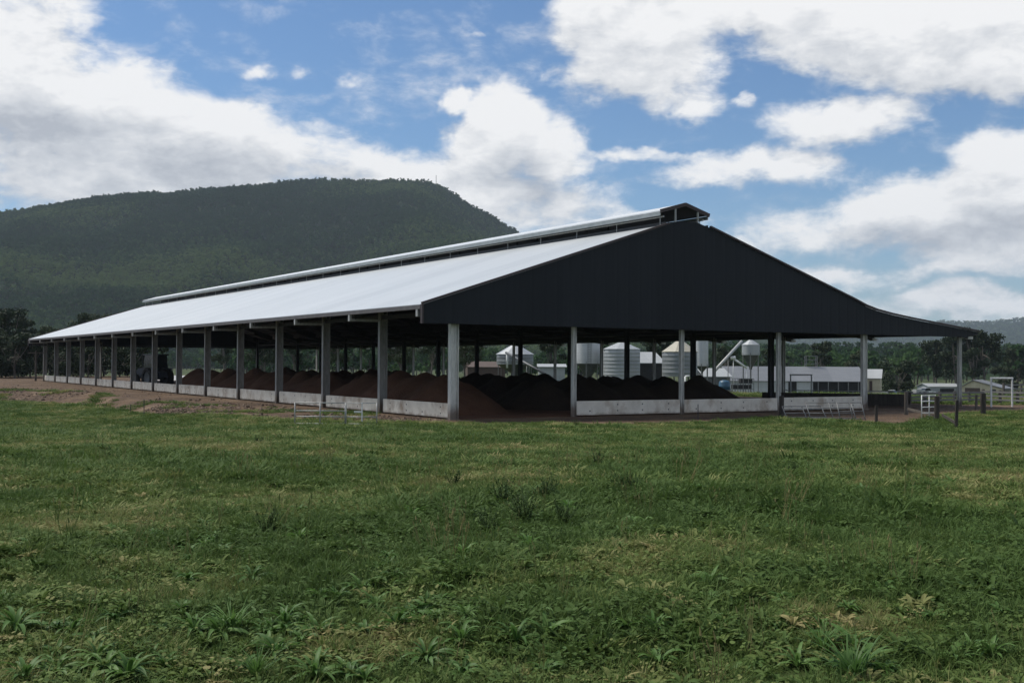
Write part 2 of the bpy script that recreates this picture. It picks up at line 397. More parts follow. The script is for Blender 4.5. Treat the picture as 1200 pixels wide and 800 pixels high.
# ------------------------------------------------------------------ instancing on points (grass, woods)
def proto_collection(name, objs):
    c = bpy.data.collections.new(name)
    for o in objs: c.objects.link(o)
    return c
def scatter(name, pts, rot, scl, idx, tn, coll, label, cat):
    me = bpy.data.meshes.new(name); n = len(pts); me.vertices.add(n)
    me.vertices.foreach_set('co', np.asarray(pts, np.float32).ravel())
    for nm, ty, key, val in (('rot', 'FLOAT_VECTOR', 'vector', rot), ('scl', 'FLOAT_VECTOR', 'vector', scl), ('tone', 'FLOAT', 'value', tn)):
        a = me.attributes.new(nm, ty, 'POINT'); a.data.foreach_set(key, np.asarray(val, np.float32).ravel())
    a = me.attributes.new('idx', 'INT', 'POINT'); a.data.foreach_set('value', np.asarray(idx, np.int32))
    o = bpy.data.objects.new(name, me); COL.objects.link(o)
    ng = bpy.data.node_groups.new(name, 'GeometryNodeTree')
    ng.interface.new_socket('Geometry', in_out='INPUT', socket_type='NodeSocketGeometry')
    ng.interface.new_socket('Geometry', in_out='OUTPUT', socket_type='NodeSocketGeometry')
    N = ng.nodes; L = ng.links
    gi = N.new('NodeGroupInput'); go = N.new('NodeGroupOutput')
    ci = N.new('GeometryNodeCollectionInfo'); ci.inputs['Collection'].default_value = coll
    ci.inputs['Separate Children'].default_value = True; ci.inputs['Reset Children'].default_value = True
    ip = N.new('GeometryNodeInstanceOnPoints'); ip.inputs['Pick Instance'].default_value = True
    def na(nm, ty):
        q = N.new('GeometryNodeInputNamedAttribute'); q.data_type = ty; q.inputs['Name'].default_value = nm; return q.outputs['Attribute']
    er = N.new('FunctionNodeEulerToRotation')
    L.new(na('rot', 'FLOAT_VECTOR'), er.inputs[0])
    L.new(gi.outputs[0], ip.inputs['Points']); L.new(ci.outputs[0], ip.inputs['Instance'])
    L.new(na('idx', 'INT'), ip.inputs['Instance Index']); L.new(er.outputs[0], ip.inputs['Rotation'])
    L.new(na('scl', 'FLOAT_VECTOR'), ip.inputs['Scale']); L.new(ip.outputs[0], go.inputs[0])
    md = o.modifiers.new('scatter', 'NODES'); md.node_group = ng
    tag(o, label, cat, None, 'stuff'); return o

def blade(mb, base, ang, lean, h, w, seg=3, curl=1.0, mi=0):
    dx, dy = math.cos(ang), math.sin(ang); sx, sy = -dy, dx
    vs = []; fs = []
    for i in range(seg + 1):
        t = i / seg; o = lean * h * (t ** 1.7) * curl; z = h * (t - .35 * lean * t * t * curl)
        ww = w * (1 - t ** 1.6) + .0006
        c = (base[0] + dx * o, base[1] + dy * o, base[2] + z)
        vs += [(c[0] - sx * ww / 2, c[1] - sy * ww / 2, c[2]), (c[0] + sx * ww / 2, c[1] + sy * ww / 2, c[2])]
    for i in range(seg): fs.append((2 * i, 2 * i + 1, 2 * i + 3, 2 * i + 2))
    mb.add(vs, fs, mi)
def grass_tuft(i, n, h, spread, w):
    rg = random.Random(100 + i); mb = MB()
    for k in range(n):
        a = rg.uniform(0, 2 * PI); r = spread * math.sqrt(rg.random())
        blade(mb, (r * math.cos(a), r * math.sin(a), -.01), a + rg.uniform(-1.2, 1.2), rg.uniform(.2, 1.1), h * rg.uniform(.45, 1.1), w * rg.uniform(.6, 1.3))
    return mb.build('grass_tuft', M['grass'], link=False, smooth=True)
def clover_patch(i):
    rg = random.Random(300 + i); mb = MB()
    for k in range(26):
        a = rg.uniform(0, 2 * PI); r = .14 * math.sqrt(rg.random()); x, y = r * math.cos(a), r * math.sin(a); z = rg.uniform(.03, .09); s = rg.uniform(.007, .016)
        tx, ty = rg.uniform(-.5, .5), rg.uniform(-.5, .5); t0 = rg.uniform(0, PI)
        vs = []
        for j in range(5):
            t = t0 + 2 * PI * j / 5; vs.append((x + s * math.cos(t), y + s * math.sin(t), z + s * (tx * math.cos(t) + ty * math.sin(t))))
        mb.add(vs, [(0, 1, 2, 3, 4)])
    return mb.build('clover_patch', M['grass'], link=False)
def rosette(mb, n, L, W, rg, rise=.75, seg=5):
    for k in range(n):
        a = 2.4 * k + rg.uniform(-.4, .4); l = L * rg.uniform(.6, 1.1); w = W * rg.uniform(.7, 1.15)
        e = rg.uniform(.35, 1.25) * rise; dx, dy = math.cos(a), math.sin(a); vs = []; fs = []
        x = .01; z = 0.0; ang = e
        tw = rg.uniform(-.35, .35)
        for i in range(seg + 1):
            t = i / seg; ww = w * (math.sin(PI * min(1, .10 + .9 * t)) ** .7) * (1 if i < seg else .12) * .5
            wav = .12 * ww * math.sin(7 * t + k)
            sx, sy = -dy, dx
            vs += [(dx * x + sx * ww, dy * x + sy * ww, z + ww * (.35 + tw) + wav), (dx * x, dy * x, z), (dx * x - sx * ww, dy * x - sy * ww, z + ww * (.35 - tw) - wav)]
            st = l / seg; x += math.cos(ang) * st; z += math.sin(ang) * st; ang -= rg.uniform(.18, .42)
        for i in range(seg):
            b = 3 * i; fs += [(b, b + 1, b + 4, b + 3), (b + 1, b + 2, b + 5, b + 4)]
        mb.add(vs, fs)
def leafy_patch(i):
    rg = random.Random(820 + i); mb = MB()
    for k in range(4):
        m2 = MB(); rosette(m2, 8, rg.uniform(.07, .12), .026, rg, .8, 4)
        ox, oy = rg.uniform(-.14, .14), rg.uniform(-.14, .14); mb.add([(x + ox, y + oy, z) for x, y, z in m2.v], m2.f)
    return mb.build('leafy_patch_%d' % i, M['grass'], link=False, smooth=True)
def stalks(i):
    rg = random.Random(940 + i); mb = MB()
    for k in range(7):
        a = rg.uniform(0, 6.28); r = rg.uniform(0, .12); h = rg.uniform(.14, .30); b = (r * math.cos(a), r * math.sin(a), 0)
        q = (b[0] + rg.uniform(-.08, .08), b[1] + rg.uniform(-.08, .08), h)
        mb.tube(b, q, .0022, 4, .0014, 0, False); mb.tube(q, (q[0] + rg.uniform(-.01, .01), q[1], h + .035), .006, 5, .002)
    return mb.build('grass_stalks_%d' % i, M['grass'], link=False)
def clump_tuft(i):
    rg = random.Random(900 + i); mb = MB()
    for k in range(34):
        a = rg.uniform(0, 2 * PI); r = .2 * math.sqrt(rg.random())
        blade(mb, (r * math.cos(a), r * math.sin(a), -.01), a + rg.uniform(-.7, .7), rg.uniform(.6, 1.6), rg.uniform(.06, .13), rg.uniform(.018, .034), 3)
    return mb.build('grass_tuft', M['grass'], link=False, smooth=True)
tufts = [grass_tuft(0, 26, .085, .07, .006), grass_tuft(1, 24, .12, .08, .006), grass_tuft(2, 18, .16, .07, .006), grass_tuft(3, 30, .06, .10, .006),
         clover_patch(0), clover_patch(1), grass_tuft(6, 46, .085, .17, .012), grass_tuft(7, 46, .06, .22, .012), clump_tuft(8), clump_tuft(9), leafy_patch(0), leafy_patch(1), stalks(0), stalks(1)]
for i, o in enumerate(tufts): o.name = 'grass_tuft_%02d' % i
gcoll = proto_collection('grass_kinds', tufts)

def make_grass():
    P = []; S = []
    half = math.radians(39)
    def ring(r0, r1, dens, k):
        area = half * (r1 * r1 - r0 * r0); n = int(area * dens)
        r = np.sqrt(RNG.uniform(r0 * r0, r1 * r1, n)); a = RNG.uniform(-half, half, n)
        P.append(np.stack([r * np.sin(a), r * np.cos(a)], -1)); S.append(np.full(n, k))
    ring(2.0, 3.6, 200, 0); ring(3.6, 7, 400, 0); ring(7, 10, 300, 0); ring(10, 14, 190, 0); ring(14, 20, 70, 0); ring(12, 16, 60, 1); ring(16, 22, 110, 1); ring(22, 34, 75, 1); ring(34, 50, 38, 2); ring(50, 80, 22, 2); ring(80, 125, 14, 2)
    p = np.vstack(P); k = np.concatenate(S); x, y = p[:, 0], p[:, 1]
    d = dirt_mask(x, y) + (fbm(x * .9, y * .9, 9, 4) - .5) * 1.1
    t = tone(x, y)
    clump = fbm(x * 2.2, y * 2.2, 33, 3)
    bb = x / y; ee = np.interp(bb, eb, ed)
    keep = ((d < .5) | ((bb < -.12) & (y < ee + 12) & (fbm(x * .35, y * .35, 52, 3) > .52) & (RNG.random(len(x)) < .5))) & (RNG.random(len(x)) < np.where(t > .72, .55, 1) * (.45 + 1.1 * clump))
    x, y, k, t, clump = x[keep], y[keep], k[keep], t[keep], clump[keep]
    n = len(x); z = gz(x, y)
    rr = RNG.random(n)
    big = fbm(x * .7, y * .7, 71, 3)
    rr = np.clip(rr + (big - .5) * .5, 0, 1)
    idx = np.where(k == 0, np.select([rr < .28, rr < .50, rr < .58, rr < .78, rr < .80, rr < .82, rr < .90, rr < .97], [0, 1, 2, 3, 4, 5, 10, 11], 8),
                   np.where(k == 1, np.select([rr < .32, rr < .62, rr < .70, rr < .76, rr < .87, rr < .97], [6, 7, 1, 8, 10, 11], 9), np.select([rr < .4, rr < .7, rr < .85], [6, 7, 8], 9)))
    s = np.where(k == 0, RNG.uniform(.55, 1.15, n), np.where(k == 1, RNG.uniform(.7, 1.3, n), RNG.uniform(.9, 1.6, n) * np.clip(y / 62, 1, 1.8)))
    s = s * (.6 + .8 * clump) * np.where(t > .7, .75, 1) * np.where(t < .3, 1.25, 1)
    st = (RNG.random(n) < np.where(k == 0, .004, .006)) & (k < 2); idx = np.where(st, RNG.integers(12, 14, n), idx)
    s = np.where((k == 0) & (idx >= 8) & (idx < 10), s * .62, s)
    hs = s * RNG.uniform(.75, 1.2, n)
    rot = np.stack([RNG.normal(0, .12, n), RNG.normal(0, .12, n), RNG.uniform(0, 6.28, n)], -1)
    tn = np.clip(np.where(st, .75, t) + RNG.normal(0, .15, n) + (fbm(x * 1.7, y * 1.7, 81, 2) - .5) * .35, 0, 1)
    scatter('grass', np.stack([x, y, z], -1), rot, np.stack([s, s, hs], -1), idx, tn, gcoll, 'tufty green pasture grass with dry straw patches over the whole foreground', 'grass')
    print('grass tufts', n)
make_grass()

def clod(i):
    rg = random.Random(60 + i); bm = bmesh.new(); bmesh.ops.create_icosphere(bm, subdivisions=2, radius=1)
    for v in bm.verts: v.co *= rg.uniform(.7, 1.15); v.co.z *= .6
    me = bpy.data.meshes.new('clod'); bm.to_mesh(me); bm.free(); me.materials.append(M['clod']); return bpy.data.objects.new('clod_%d' % i, me)
M['clod'] = surf('dry_clod', (.05, .033, .024), (.19, .135, .095), 1.1, .95, 0, 6, None, .3)
def make_clods():
    n = 9000
    b = RNG.uniform(-.50, -.02, n); e = np.interp(b, eb, ed); y = e + RNG.exponential(9, n) - 1; x = b * y
    d = dirt_mask(x, y); cl = fbm(x * .25, y * .25, 19, 3)
    rel = np.stack([x - X0, y - Y0], -1); v = rel @ np.array([math.cos(TH), math.sin(TH)])
    keep = (d > .3) & (cl > .47) & (v < -1.2); x, y = x[keep], y[keep]; n = len(x)
    s = RNG.uniform(.015, .07, n) + .12 * RNG.random(n) ** 7
    rot = np.stack([RNG.uniform(0, 6, n), RNG.uniform(0, 6, n) * .1, RNG.uniform(0, 6, n)], -1)
    scatter('dirt_clods', np.stack([x, y, gz(x, y)], -1), rot, np.stack([s, s, s], -1), RNG.integers(0, 3, n), np.zeros(n), proto_collection('clod_kinds', [clod(0), clod(1), clod(2)]), 'scattered brown dirt clods along the churned apron', 'dirt')
make_clods()
# ------------------------------------------------------------------ weeds in the pasture
def strap_clump(mb, n, L, W, rg):
    for k in range(n):
        a = rg.uniform(0, 2 * PI); r = rg.uniform(0, .06)
        blade(mb, (r * math.cos(a), r * math.sin(a), 0), a + rg.uniform(-.5, .5), rg.uniform(.4, 1.3), L * rg.uniform(.6, 1.1), W * rg.uniform(.7, 1.2), 5)
def thistle(mb, rg, H):
    for s in range(20):
        a = rg.uniform(0, 2 * PI); sp_ = rg.uniform(.03, .24); b0 = rg.uniform(0, .10); a0 = rg.uniform(0, 6.28)
        base = (b0 * math.cos(a0), b0 * math.sin(a0), 0); top = (base[0] + sp_ * math.cos(a), base[1] + sp_ * math.sin(a), H * rg.uniform(.45, 1))
        mb.tube(base, top, .0035, 4, .002)
        for k in range(13):
            t = rg.uniform(.15, 1); q = tuple(base[j] + (top[j] - base[j]) * t for j in range(3))
            blade(mb, q, rg.uniform(0, 2 * PI), rg.uniform(.6, 1.6), rg.uniform(.035, .085) * (1.2 - .5 * t), rg.uniform(.008, .016), 2)
def weed_mesh(kind, seed):
    rg = random.Random(seed); mb = MB()
    if kind == 'dock': rosette(mb, 24, .17, .029, rg, .9)
    elif kind == 'tall': rosette(mb, 22, .24, .033, rg, 1.2)
    elif kind == 'flat': rosette(mb, 16, .12, .034, rg, .45)
    elif kind == 'strap': strap_clump(mb, 60, .27, .014, rg)
    else: thistle(mb, rg, .34)
    return mb
WEEDM = {'dock': 'weed', 'tall': 'weed', 'flat': 'weed', 'strap': 'weed', 'thistle': 'weeddark'}
protos = {}
def weed(kind, px, py, s, label=None, mat=None, seed=1, xy=None):
    key = (kind, seed % 3, mat)
    if key not in protos:
        protos[key] = weed_mesh(kind, 40 + (seed % 3) * 7 + len(kind)).build('broadleaf_weed' if kind in ('dock', 'tall', 'flat') else ('strap_leaf_weed' if kind == 'strap' else 'thistle_clump'), M[mat or WEEDM[kind]], smooth=True)
        o = protos[key]
    else:
        o = protos[key].copy(); COL.objects.link(o)
    p = pix_ground(px, py) if xy is None else Vector((xy[0], xy[1], 0))
    o.location = (p.x, p.y, gz1(p.x, p.y) + .012); o.rotation_euler = (random.uniform(-.1, .1), random.uniform(-.1, .1), random.uniform(0, 6.28)); s *= .80 if kind != 'thistle' else .66; o.scale = (s, s, s * random.uniform(.9, 1.1))
    gname = {'dock': 'broadleaf weeds across the pasture', 'tall': 'broadleaf weeds across the pasture', 'flat': 'broadleaf weeds across the pasture', 'strap': 'strap leaf clumps in the pasture', 'thistle': 'dark thistle clumps in the pasture'}[kind]
    dl = {'dock': 'low green dock rosette lost among the pasture grass', 'tall': 'upright dock plant with long leaves in the pasture grass', 'flat': 'flat little broadleaf weed in the pasture grass',
          'strap': 'loose clump of strap leaves in the pasture grass', 'thistle': 'dark spindly thistle clump standing in the mid pasture'}[kind]
    tag(o, label or dl, 'weed', gname); return o
weed('dock', 630, 722, 1.15, 'bright pale green dock rosette in the middle of the near pasture', 'weedpale', 1)
weed('tall', 640, 752, 1.1, 'tall dark green dock just below the bright pale rosette', None, 1)
weed('dock', 480, 722, 1.2, 'wide spreading dock rosette beside the bare brown patch', None, 2)
weed('tall', 18, 738, 1.25, 'upright dock with broad leaves at the left edge of the pasture', None, 2)
weed('strap', 1000, 797, 1.3, 'big arching strap leaf clump at the bottom edge of the pasture', None, 1)
weed('strap', 272, 742, 1.1, 'strap leaf clump below the largest dry grass patch', None, 2)
weed('flat', 740, 695, 1.3, 'flat weed with pale whitish leaves right of the bright rosette', 'weedpale', 0)
weed('thistle', 612, 612, 1.5, 'largest dark thistle clump in the middle of the pasture', None, 1)
for i, (a_, b_, k, s) in enumerate([(85, 742, 'tall', .9), (135, 728, 'dock', 1.1), (330, 742, 'dock', 1.2), (372, 745, 'tall', .9), (355, 752, 'dock', 1), (605, 755, 'tall', 1.1), (765, 742, 'tall', .9), (560, 712, 'flat', 1.4),
        (150, 795, 'tall', 1.0), (60, 796, 'dock', 1.1), (410, 795, 'dock', 1), (300, 795, 'strap', .9), (790, 742, 'dock', 1), (830, 705, 'dock', .9), (700, 720, 'flat', 1.2), (520, 690, 'dock', .9), (395, 705, 'tall', .8),
        (965, 765, 'strap', .9), (930, 700, 'flat', 1.2), (1085, 665, 'flat', 1.5), (1120, 775, 'dock', 1.1), (1170, 720, 'dock', .9), (870, 618, 'flat', 1.6), (1010, 575, 'dock', 1.5), (1080, 585, 'flat', 1.6), (330, 650, 'dock', 1.1), (250, 640, 'tall', .9),
        (455, 655, 'dock', 1), (110, 655, 'dock', .9), (200, 600, 'dock', 1.2), (740, 610, 'flat', 1.7), (690, 640, 'dock', .9), (545, 660, 'dock', .9), (1040, 690, 'dock', 1), (770, 780, 'dock', 1.2), (880, 780, 'flat', 1.2), (240, 790, 'flat', 1.3),
        (640, 790, 'dock', .9), (500, 775, 'tall', .9), (1150, 640, 'dock', 1), (30, 640, 'dock', 1), (350, 600, 'dock', 1.2), (820, 575, 'dock', 1.4), (700, 545, 'thistle', 1.2), (530, 570, 'thistle', 1.1), (640, 585, 'thistle', 1.3), (570, 625, 'thistle', 1.0),
        (310, 625, 'thistle', 1.1), (735, 575, 'thistle', 1.2), (675, 500, 'thistle', 1.3), (300, 520, 'thistle', 1.3), (930, 555, 'thistle', 1), (590, 590, 'thistle', 1.2), (660, 615, 'thistle', 1.1)]):
    weed(k, a_, b_, s, None, None, i)
for i in range(70):
    a_ = random.uniform(0, 1200); b_ = 800 - 290 * random.random() ** 1.1
    weed(random.choice(['dock', 'flat', 'dock', 'tall', 'flat']), a_, b_, random.uniform(.6, 1.1), None, None, i)
CL = [(275, 735, 9, 40), (620, 745, 12, 60), (110, 735, 10, 70), (350, 735, 9, 45), (480, 720, 6, 30), (770, 740, 8, 50), (860, 720, 6, 60), (150, 790, 7, 60), (410, 700, 7, 60), (1010, 780, 6, 60), (540, 690, 7, 70), (300, 640, 8, 60), (640, 620, 9, 70), (960, 690, 6, 60), (1080, 600, 7, 80), (430, 600, 6, 80), (150, 600, 6, 80), (860, 570, 6, 80)]
for cx, cy, n, sp_ in CL:      # weeds come in patches
    for k in range(n):
        weed(random.choice(['dock', 'tall', 'flat', 'dock']), cx + random.gauss(0, sp_), min(798, cy + random.gauss(0, 13)), random.uniform(.6, 1.15), None, None, random.randint(0, 9))

# ------------------------------------------------------------------ the barn
BARN = empty('compost_barn', (X0, Y0, 0), TH, label='huge open sided barn with white roof, dark gable and raised ridge vent', cat='barn')
BAY = 8.0; NB = 14; LEN = BAY * NB
VL, HL = -2.0, 5.53; VA, HA = 14.45, 10.82; VB, HB = 29.03, 6.29; VC, HC = 39.6, 5.0; HS = 4.63
SL = (HA - HL) / (VA - VL); SR = (HA - HB) / (VB - VA)
A0, A1 = -.40, LEN + .40           # roof ends along the long axis
OV = 1.5                           # half opening under the ridge cap
def part(mb, name, mat, parent=BARN, label=None, **k):
    o = mb.build(name, mat, parent, **k)
    if label: o['label'] = label
    return o
T = .09
vl_top = VA - OV; hl_top = HL + SL * (vl_top - VL); vr_top = VA + OV; hr_top = HA - SR * OV
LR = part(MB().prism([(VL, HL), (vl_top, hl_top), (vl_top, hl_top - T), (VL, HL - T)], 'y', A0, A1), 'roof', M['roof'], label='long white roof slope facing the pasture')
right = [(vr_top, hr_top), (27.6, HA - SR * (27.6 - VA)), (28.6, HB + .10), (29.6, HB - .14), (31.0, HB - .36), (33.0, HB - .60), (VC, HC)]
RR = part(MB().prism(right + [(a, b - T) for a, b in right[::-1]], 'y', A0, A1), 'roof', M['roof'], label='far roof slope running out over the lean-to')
def shade_underside(o):  # gives downward faces the painted shade colour
    o.data.materials.append(M['shade_underside'])
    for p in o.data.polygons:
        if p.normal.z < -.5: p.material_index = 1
shade_underside(LR); shade_underside(RR)
# gable walls
def gable(y0, y1, nm='gable_wall'):
    e = .14
    poly = [(VL + .02, HS), (VL + .02, HL - .02), (vl_top, hl_top - .02), (VA - .8, hl_top + .2), (VA + .5, hl_top + .26), (vr_top, hr_top - .02)] + [(a, b - .02) for a, b in right[1:-1]] + [(VC - .02, HC - .03), (VC - .02, HC - .12), (38.45, HS)]
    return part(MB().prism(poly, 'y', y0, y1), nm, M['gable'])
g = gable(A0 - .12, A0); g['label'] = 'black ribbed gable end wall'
gable(A1, A1 + .12)
def rake(y, s):
    mb = MB()
    pts = [(VL - .03, HL + .05), (vl_top, hl_top + .05)]
    for (a, b), (c, d) in zip(pts[:-1], pts[1:]): mb.bar((a, y, b), (c, y, d), .16, .10)
    pr = [(vr_top, hr_top + .05)] + [(a, b + .05) for a, b in right[1:]]
    for (a, b), (c, d) in zip(pr[:-1], pr[1:]): mb.bar((a, y, b), (c, y, d), .16, .10)
    mb.box(VL - .06, VL + .03, y - .09, y + .09, HS - .02, HL + .0)
    return part(mb, 'rake_trim', M['trim'])
rake(A0 - .16, -1); rake(A1 + .16, 1)
# gutters
def gutter(v, h, s):
    mb = MB(); y0, y1 = A0 + .02, A1 - .02
    mb.prism([(v, h - .03), (v, h - .23), (v + s * .17, h - .23), (v + s * .17, h - .20), (v + s * .02, h - .20), (v + s * .02, h - .03)], 'y', y0, y1)
    return part(mb, 'gutter', M['gutter'])
gutter(VL - .03, HL, 1); gutter(VC + .03, HC, -1)
# ridge cap
VCAP = 14.33; capw = 1.70; caph = 11.60; capd = .46
mb = MB(); mb.prism([(VCAP - capw, caph - capd - .03), (VCAP, caph), (VCAP + capw, caph - capd - .03), (VCAP + capw, caph - capd - .10), (VCAP, caph - .07), (VCAP - capw, caph - capd - .10)], 'y', A0 + .12, A1 - .1)
CAPO = part(mb, 'ridge_cap', M['cap'], label='raised white cap over the open ridge'); shade_underside(CAPO)
for s in (-1, 1):
    part(MB().box(VCAP + s * capw - .03, VCAP + s * capw + .03, A0 + .14, A1 - .12, caph - capd - .32, caph - capd - .12), 'fascia', M['fascia'], CAPO)
for y in (A0 + .06, A1 - .04):
    mb = MB()
    for s in (-1, 1): mb.bar((VCAP, y, caph - .05), (VCAP + s * (capw + .04), y, caph - capd - .08), .10, .19)
    part(mb, 'end_trim', M['trim'], CAPO)
for s in (-1, 1):     # pipe rails beside the vent opening
    mb = MB(); v = VCAP + s * 1.42; h = 10.80
    mb.tube((v, A0 + .2, h), (v, A1 - .2, h), .05, 6)
    for i in range(29): mb.bar((v, i * 4 + (.1 if i == 0 else -.1 if i == 28 else .02), h - .55), (v, i * 4 + (.1 if i == 0 else -.1 if i == 28 else .02), h), .035, .035)
    part(mb, 'vent_rail', M['galv'])
for i in range(NB + 1):
    mb = MB(); y = i * BAY if 0 < i < NB else (-.3 if i == 0 else LEN + .3)
    for s in (-1, 1): mb.bar((VA + s * .8, y, 10.3), (VA + s * .8, y, caph - .32), .09, .09)
    mb.bar((VA - 1.6, y, caph - capd - .14), (VA + 1.6, y, caph - capd - .14), .06, .06) if i else None
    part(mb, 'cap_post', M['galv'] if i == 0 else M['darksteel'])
# upturned flashing along the opening, dark throat of the vent
for s in (-1, 1):
    part(MB().box(VA + s * OV - .03, VA + s * OV + .03, A0 + .05, A1 - .05, 10.28, 10.50), 'ridge_flashing', M['darksteel'])
# columns
def column(v, a, top, kind, mat=None, nm='column'):
    mb = MB()
    if kind == 'wall': mb.isec(v, a, -.05, top, .26, .46, .035, .03, 'x')
    elif kind == 'mid': mb.isec(v, a, -.05, top, .22, .38, .03, .03, 'x')
    elif kind == 'lean': mb.isec(v, a, -.05, top, .20, .24, .025, .025, 'x')
    else: mb.isec(v, a, -.05, top, .20, .22, .025, .025, 'x')
    if kind in ('wall', 'mid', 'lean'): mb.box(v - .30, v + .30, a - .2, a + .2, -.06, .02)
    return part(mb, nm, mat or M['post'])
for i in range(NB + 1):
    a = i * BAY
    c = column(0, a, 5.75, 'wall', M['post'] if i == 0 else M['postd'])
    mb = MB(); mb.bar((-.23, a, 5.02), (VL + .12, a, 5.02), .14, .13); mb.box(VL - .02, VL + .12, a - .10, a + .10, 4.96, 5.36)
    part(mb, 'eave_bracket', M['galv'], c)
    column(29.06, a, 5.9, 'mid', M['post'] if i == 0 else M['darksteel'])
    c = column(38.3, a, 5.0, 'lean', M['post'])
    mb = MB(); mb.bar((38.42, a, 4.62), (VC - .15, a, 4.62), .10, .09); mb.box(VC - .55, VC - .06, a - .14, a + .14, 4.52, 4.70)
    part(mb, 'eave_bracket', M['white'], c)
for v in (7.12, 14.37, 21.75):
    for a in (0, LEN): column(v, a, 5.2, 'gable')
# frames: rafter, ceiling tie
for i in range(NB + 1):
    a = i * BAY; mb = MB()
    for (p, q) in (((VL + .25, HL - .28), (vl_top, hl_top - .42)), ((vr_top, hr_top - .42), (28.4, HB - .20)), ((29.2, HB - .5), (VC - .3, HC - .28))):
        mb.bar((p[0], a, p[1] - .0), (q[0], a, q[1]), .18, .40)
    mb.bar((0, a, 5.55), (3.2, a, hl_top - SL * (vl_top - 3.2) - .75), .16, .34); mb.bar((29, a, 5.55), (25.8, a, HA - SR * (25.8 - VA) - .75), .16, .34)
    mb.bar((vl_top, a, hl_top - .42), (vr_top, a, hr_top - .42), .18, .34)
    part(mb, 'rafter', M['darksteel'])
# purlins, coloured dark to carry the shade under the roof
nP = 11
for k in range(nP):
    t = (k + .15) / nP; v = VL + t * (vl_top - VL); h = HL + SL * (v - VL) - T - .09
    part(MB().box(v - .04, v + .04, A0 + .1, A1 - .1, h - .10, h + .07), 'purlin', M['darksteel'])
for k in range(nP):
    t = (k + .5) / nP; v = vr_top + t * (28 - vr_top); h = HA - SR * (v - VA) - T - .11
    part(MB().box(v - .04, v + .04, A0 + .1, A1 - .1, h - .10, h + .05), 'purlin', M['darksteel'])
for v in (30.5, 32.5, 34.5, 36.5, 38.6):
    h = np.interp(v, [p[0] for p in right], [p[1] for p in right]) - T - .11
    part(MB().box(v - .04, v + .04, A0 + .1, A1 - .1, h - .10, h + .05), 'purlin', M['darksteel'])
for v, h in ((0, 5.2), (29.06, 5.1), (38.3, 5.02)):   # eave ties along the column rows
    part(MB().box(v - .07, v + .07, .3, LEN - .3, h - .10, h + .10), 'eave_beam', M['darksteel'])
part(MB().box(-1.6, 38.2, -.09, .09, HS + .05, HS + .28), 'gable_beam', M['darksteel'])
part(MB().box(-1.6, 38.2, LEN - .09, LEN + .09, HS + .05, HS + .28), 'gable_beam', M['darksteel'])
# low concrete walls
def wallpanel(v0, v1, a0, a1, top, holes=True):
    mb = MB(); mb.box(v0, v1, a0, a1, .06, top)
    o = part(mb, 'wall_panel', M['conc'])
    bv = o.modifiers.new('bevel', 'BEVEL'); bv.width = .012; bv.segments = 2
    if holes:
        mb = MB(); lng = (v1 - v0) > (a1 - a0)
        for t in (.12, .38, .62, .88):
            for z in (top * .35, top * .75):
                if random.random() < .25: continue
                if lng: x = v0 + (v1 - v0) * t; mb.box(x - .035, x + .035, a0 - .012, a0 + .01, z - .035, z + .035)
                else: y = a0 + (a1 - a0) * t; mb.box(v0 - .012, v0 + .01, y - .035, y + .035, z - .035, z + .035)
        if mb.v: part(mb, 'lifting_anchor', M['hopper'], o)
    return o
for i in range(NB):
    wallpanel(-.08, .08, i * BAY + .24, (i + 1) * BAY - .24, .78 + random.uniform(-.02, .02))
for v0, v1 in ((7.12, 14.37), (14.37, 21.75), (21.75, 29.06)):
    wallpanel(v0 + .15, v1 - (.15 if v1 < 29 else .24), -.08, .08, .80 + random.uniform(-.02, .02))
for i in range(NB):
    if i > 6: wallpanel(28.98, 29.14, i * BAY + .2, (i + 1) * BAY - .2, .78, False)
# floor inside
mb = MB(); mb.box(.3, 28.9, .2, LEN, -.2, .03)
fl = mb.build('barn_floor', M['brown']); fl.location = (X0, Y0, 0); fl.rotation_euler = (0, 0, TH)
tag(fl, 'dark compost covered floor under the barn roof', None, None, 'structure')

# compost heaps
def heap(name, cones, v0, v1, a0, a1, mat, label, seed, slope=.72):
    nx = int((v1 - v0) / .3); ny = int((a1 - a0) / .3)
    vv, aa = np.meshgrid(np.linspace(v0, v1, nx), np.linspace(a0, a1, ny))
    h = np.full_like(vv, -.4)
    for cv, ca, H in cones:
        d = np.sqrt((vv - cv) ** 2 + (aa - ca) ** 2)
        hh = H + .22 - np.sqrt(d * d + .1) * slope
        k = .9; m = np.clip(.5 + .5 * (h - hh) / k, 0, 1); h = hh * (1 - m) + h * m + k * m * (1 - m)
    h = h - .06 + ((fbm(vv * .55, aa * .55, seed, 5) - .5) * .8 + (fbm(vv * 2.2, aa * 2.2, seed + 3, 3) - .5) * .28) * (h > -.1)
    h = np.maximum(h, -.25)
    edge = np.minimum(np.minimum(vv - v0, v1 - vv), np.minimum(aa - a0, a1 - aa)); h = np.where(edge < .01, -.3, h)
    mb = MB(); mb.v = list(map(tuple, np.stack([vv.ravel(), aa.ravel(), h.ravel()], -1).tolist()))
    idx = np.arange(nx * ny).reshape(ny, nx)
    q = np.stack([idx[:-1, :-1], idx[:-1, 1:], idx[1:, 1:], idx[1:, :-1]], -1).reshape(-1, 4)
    zz = h.ravel(); q = q[(zz[q].max(1) > -.12)]
    mb.f = [tuple(f) for f in q.tolist()]; mb.m = [0] * len(mb.f)
    o = mb.build(name, mat, None, True); o.location = (X0, Y0, .0); o.rotation_euler = (0, 0, TH)
    tag(o, label, 'compost heap', 'compost heaps inside the barn'); return o
rg = random.Random(5)
cA = [(3.1 + rg.uniform(-.3, .5), 6.6 + 2.5 * i + rg.uniform(-.7, .7) * (i > 0), rg.uniform(1.9, 2.4)) for i in range(19)]
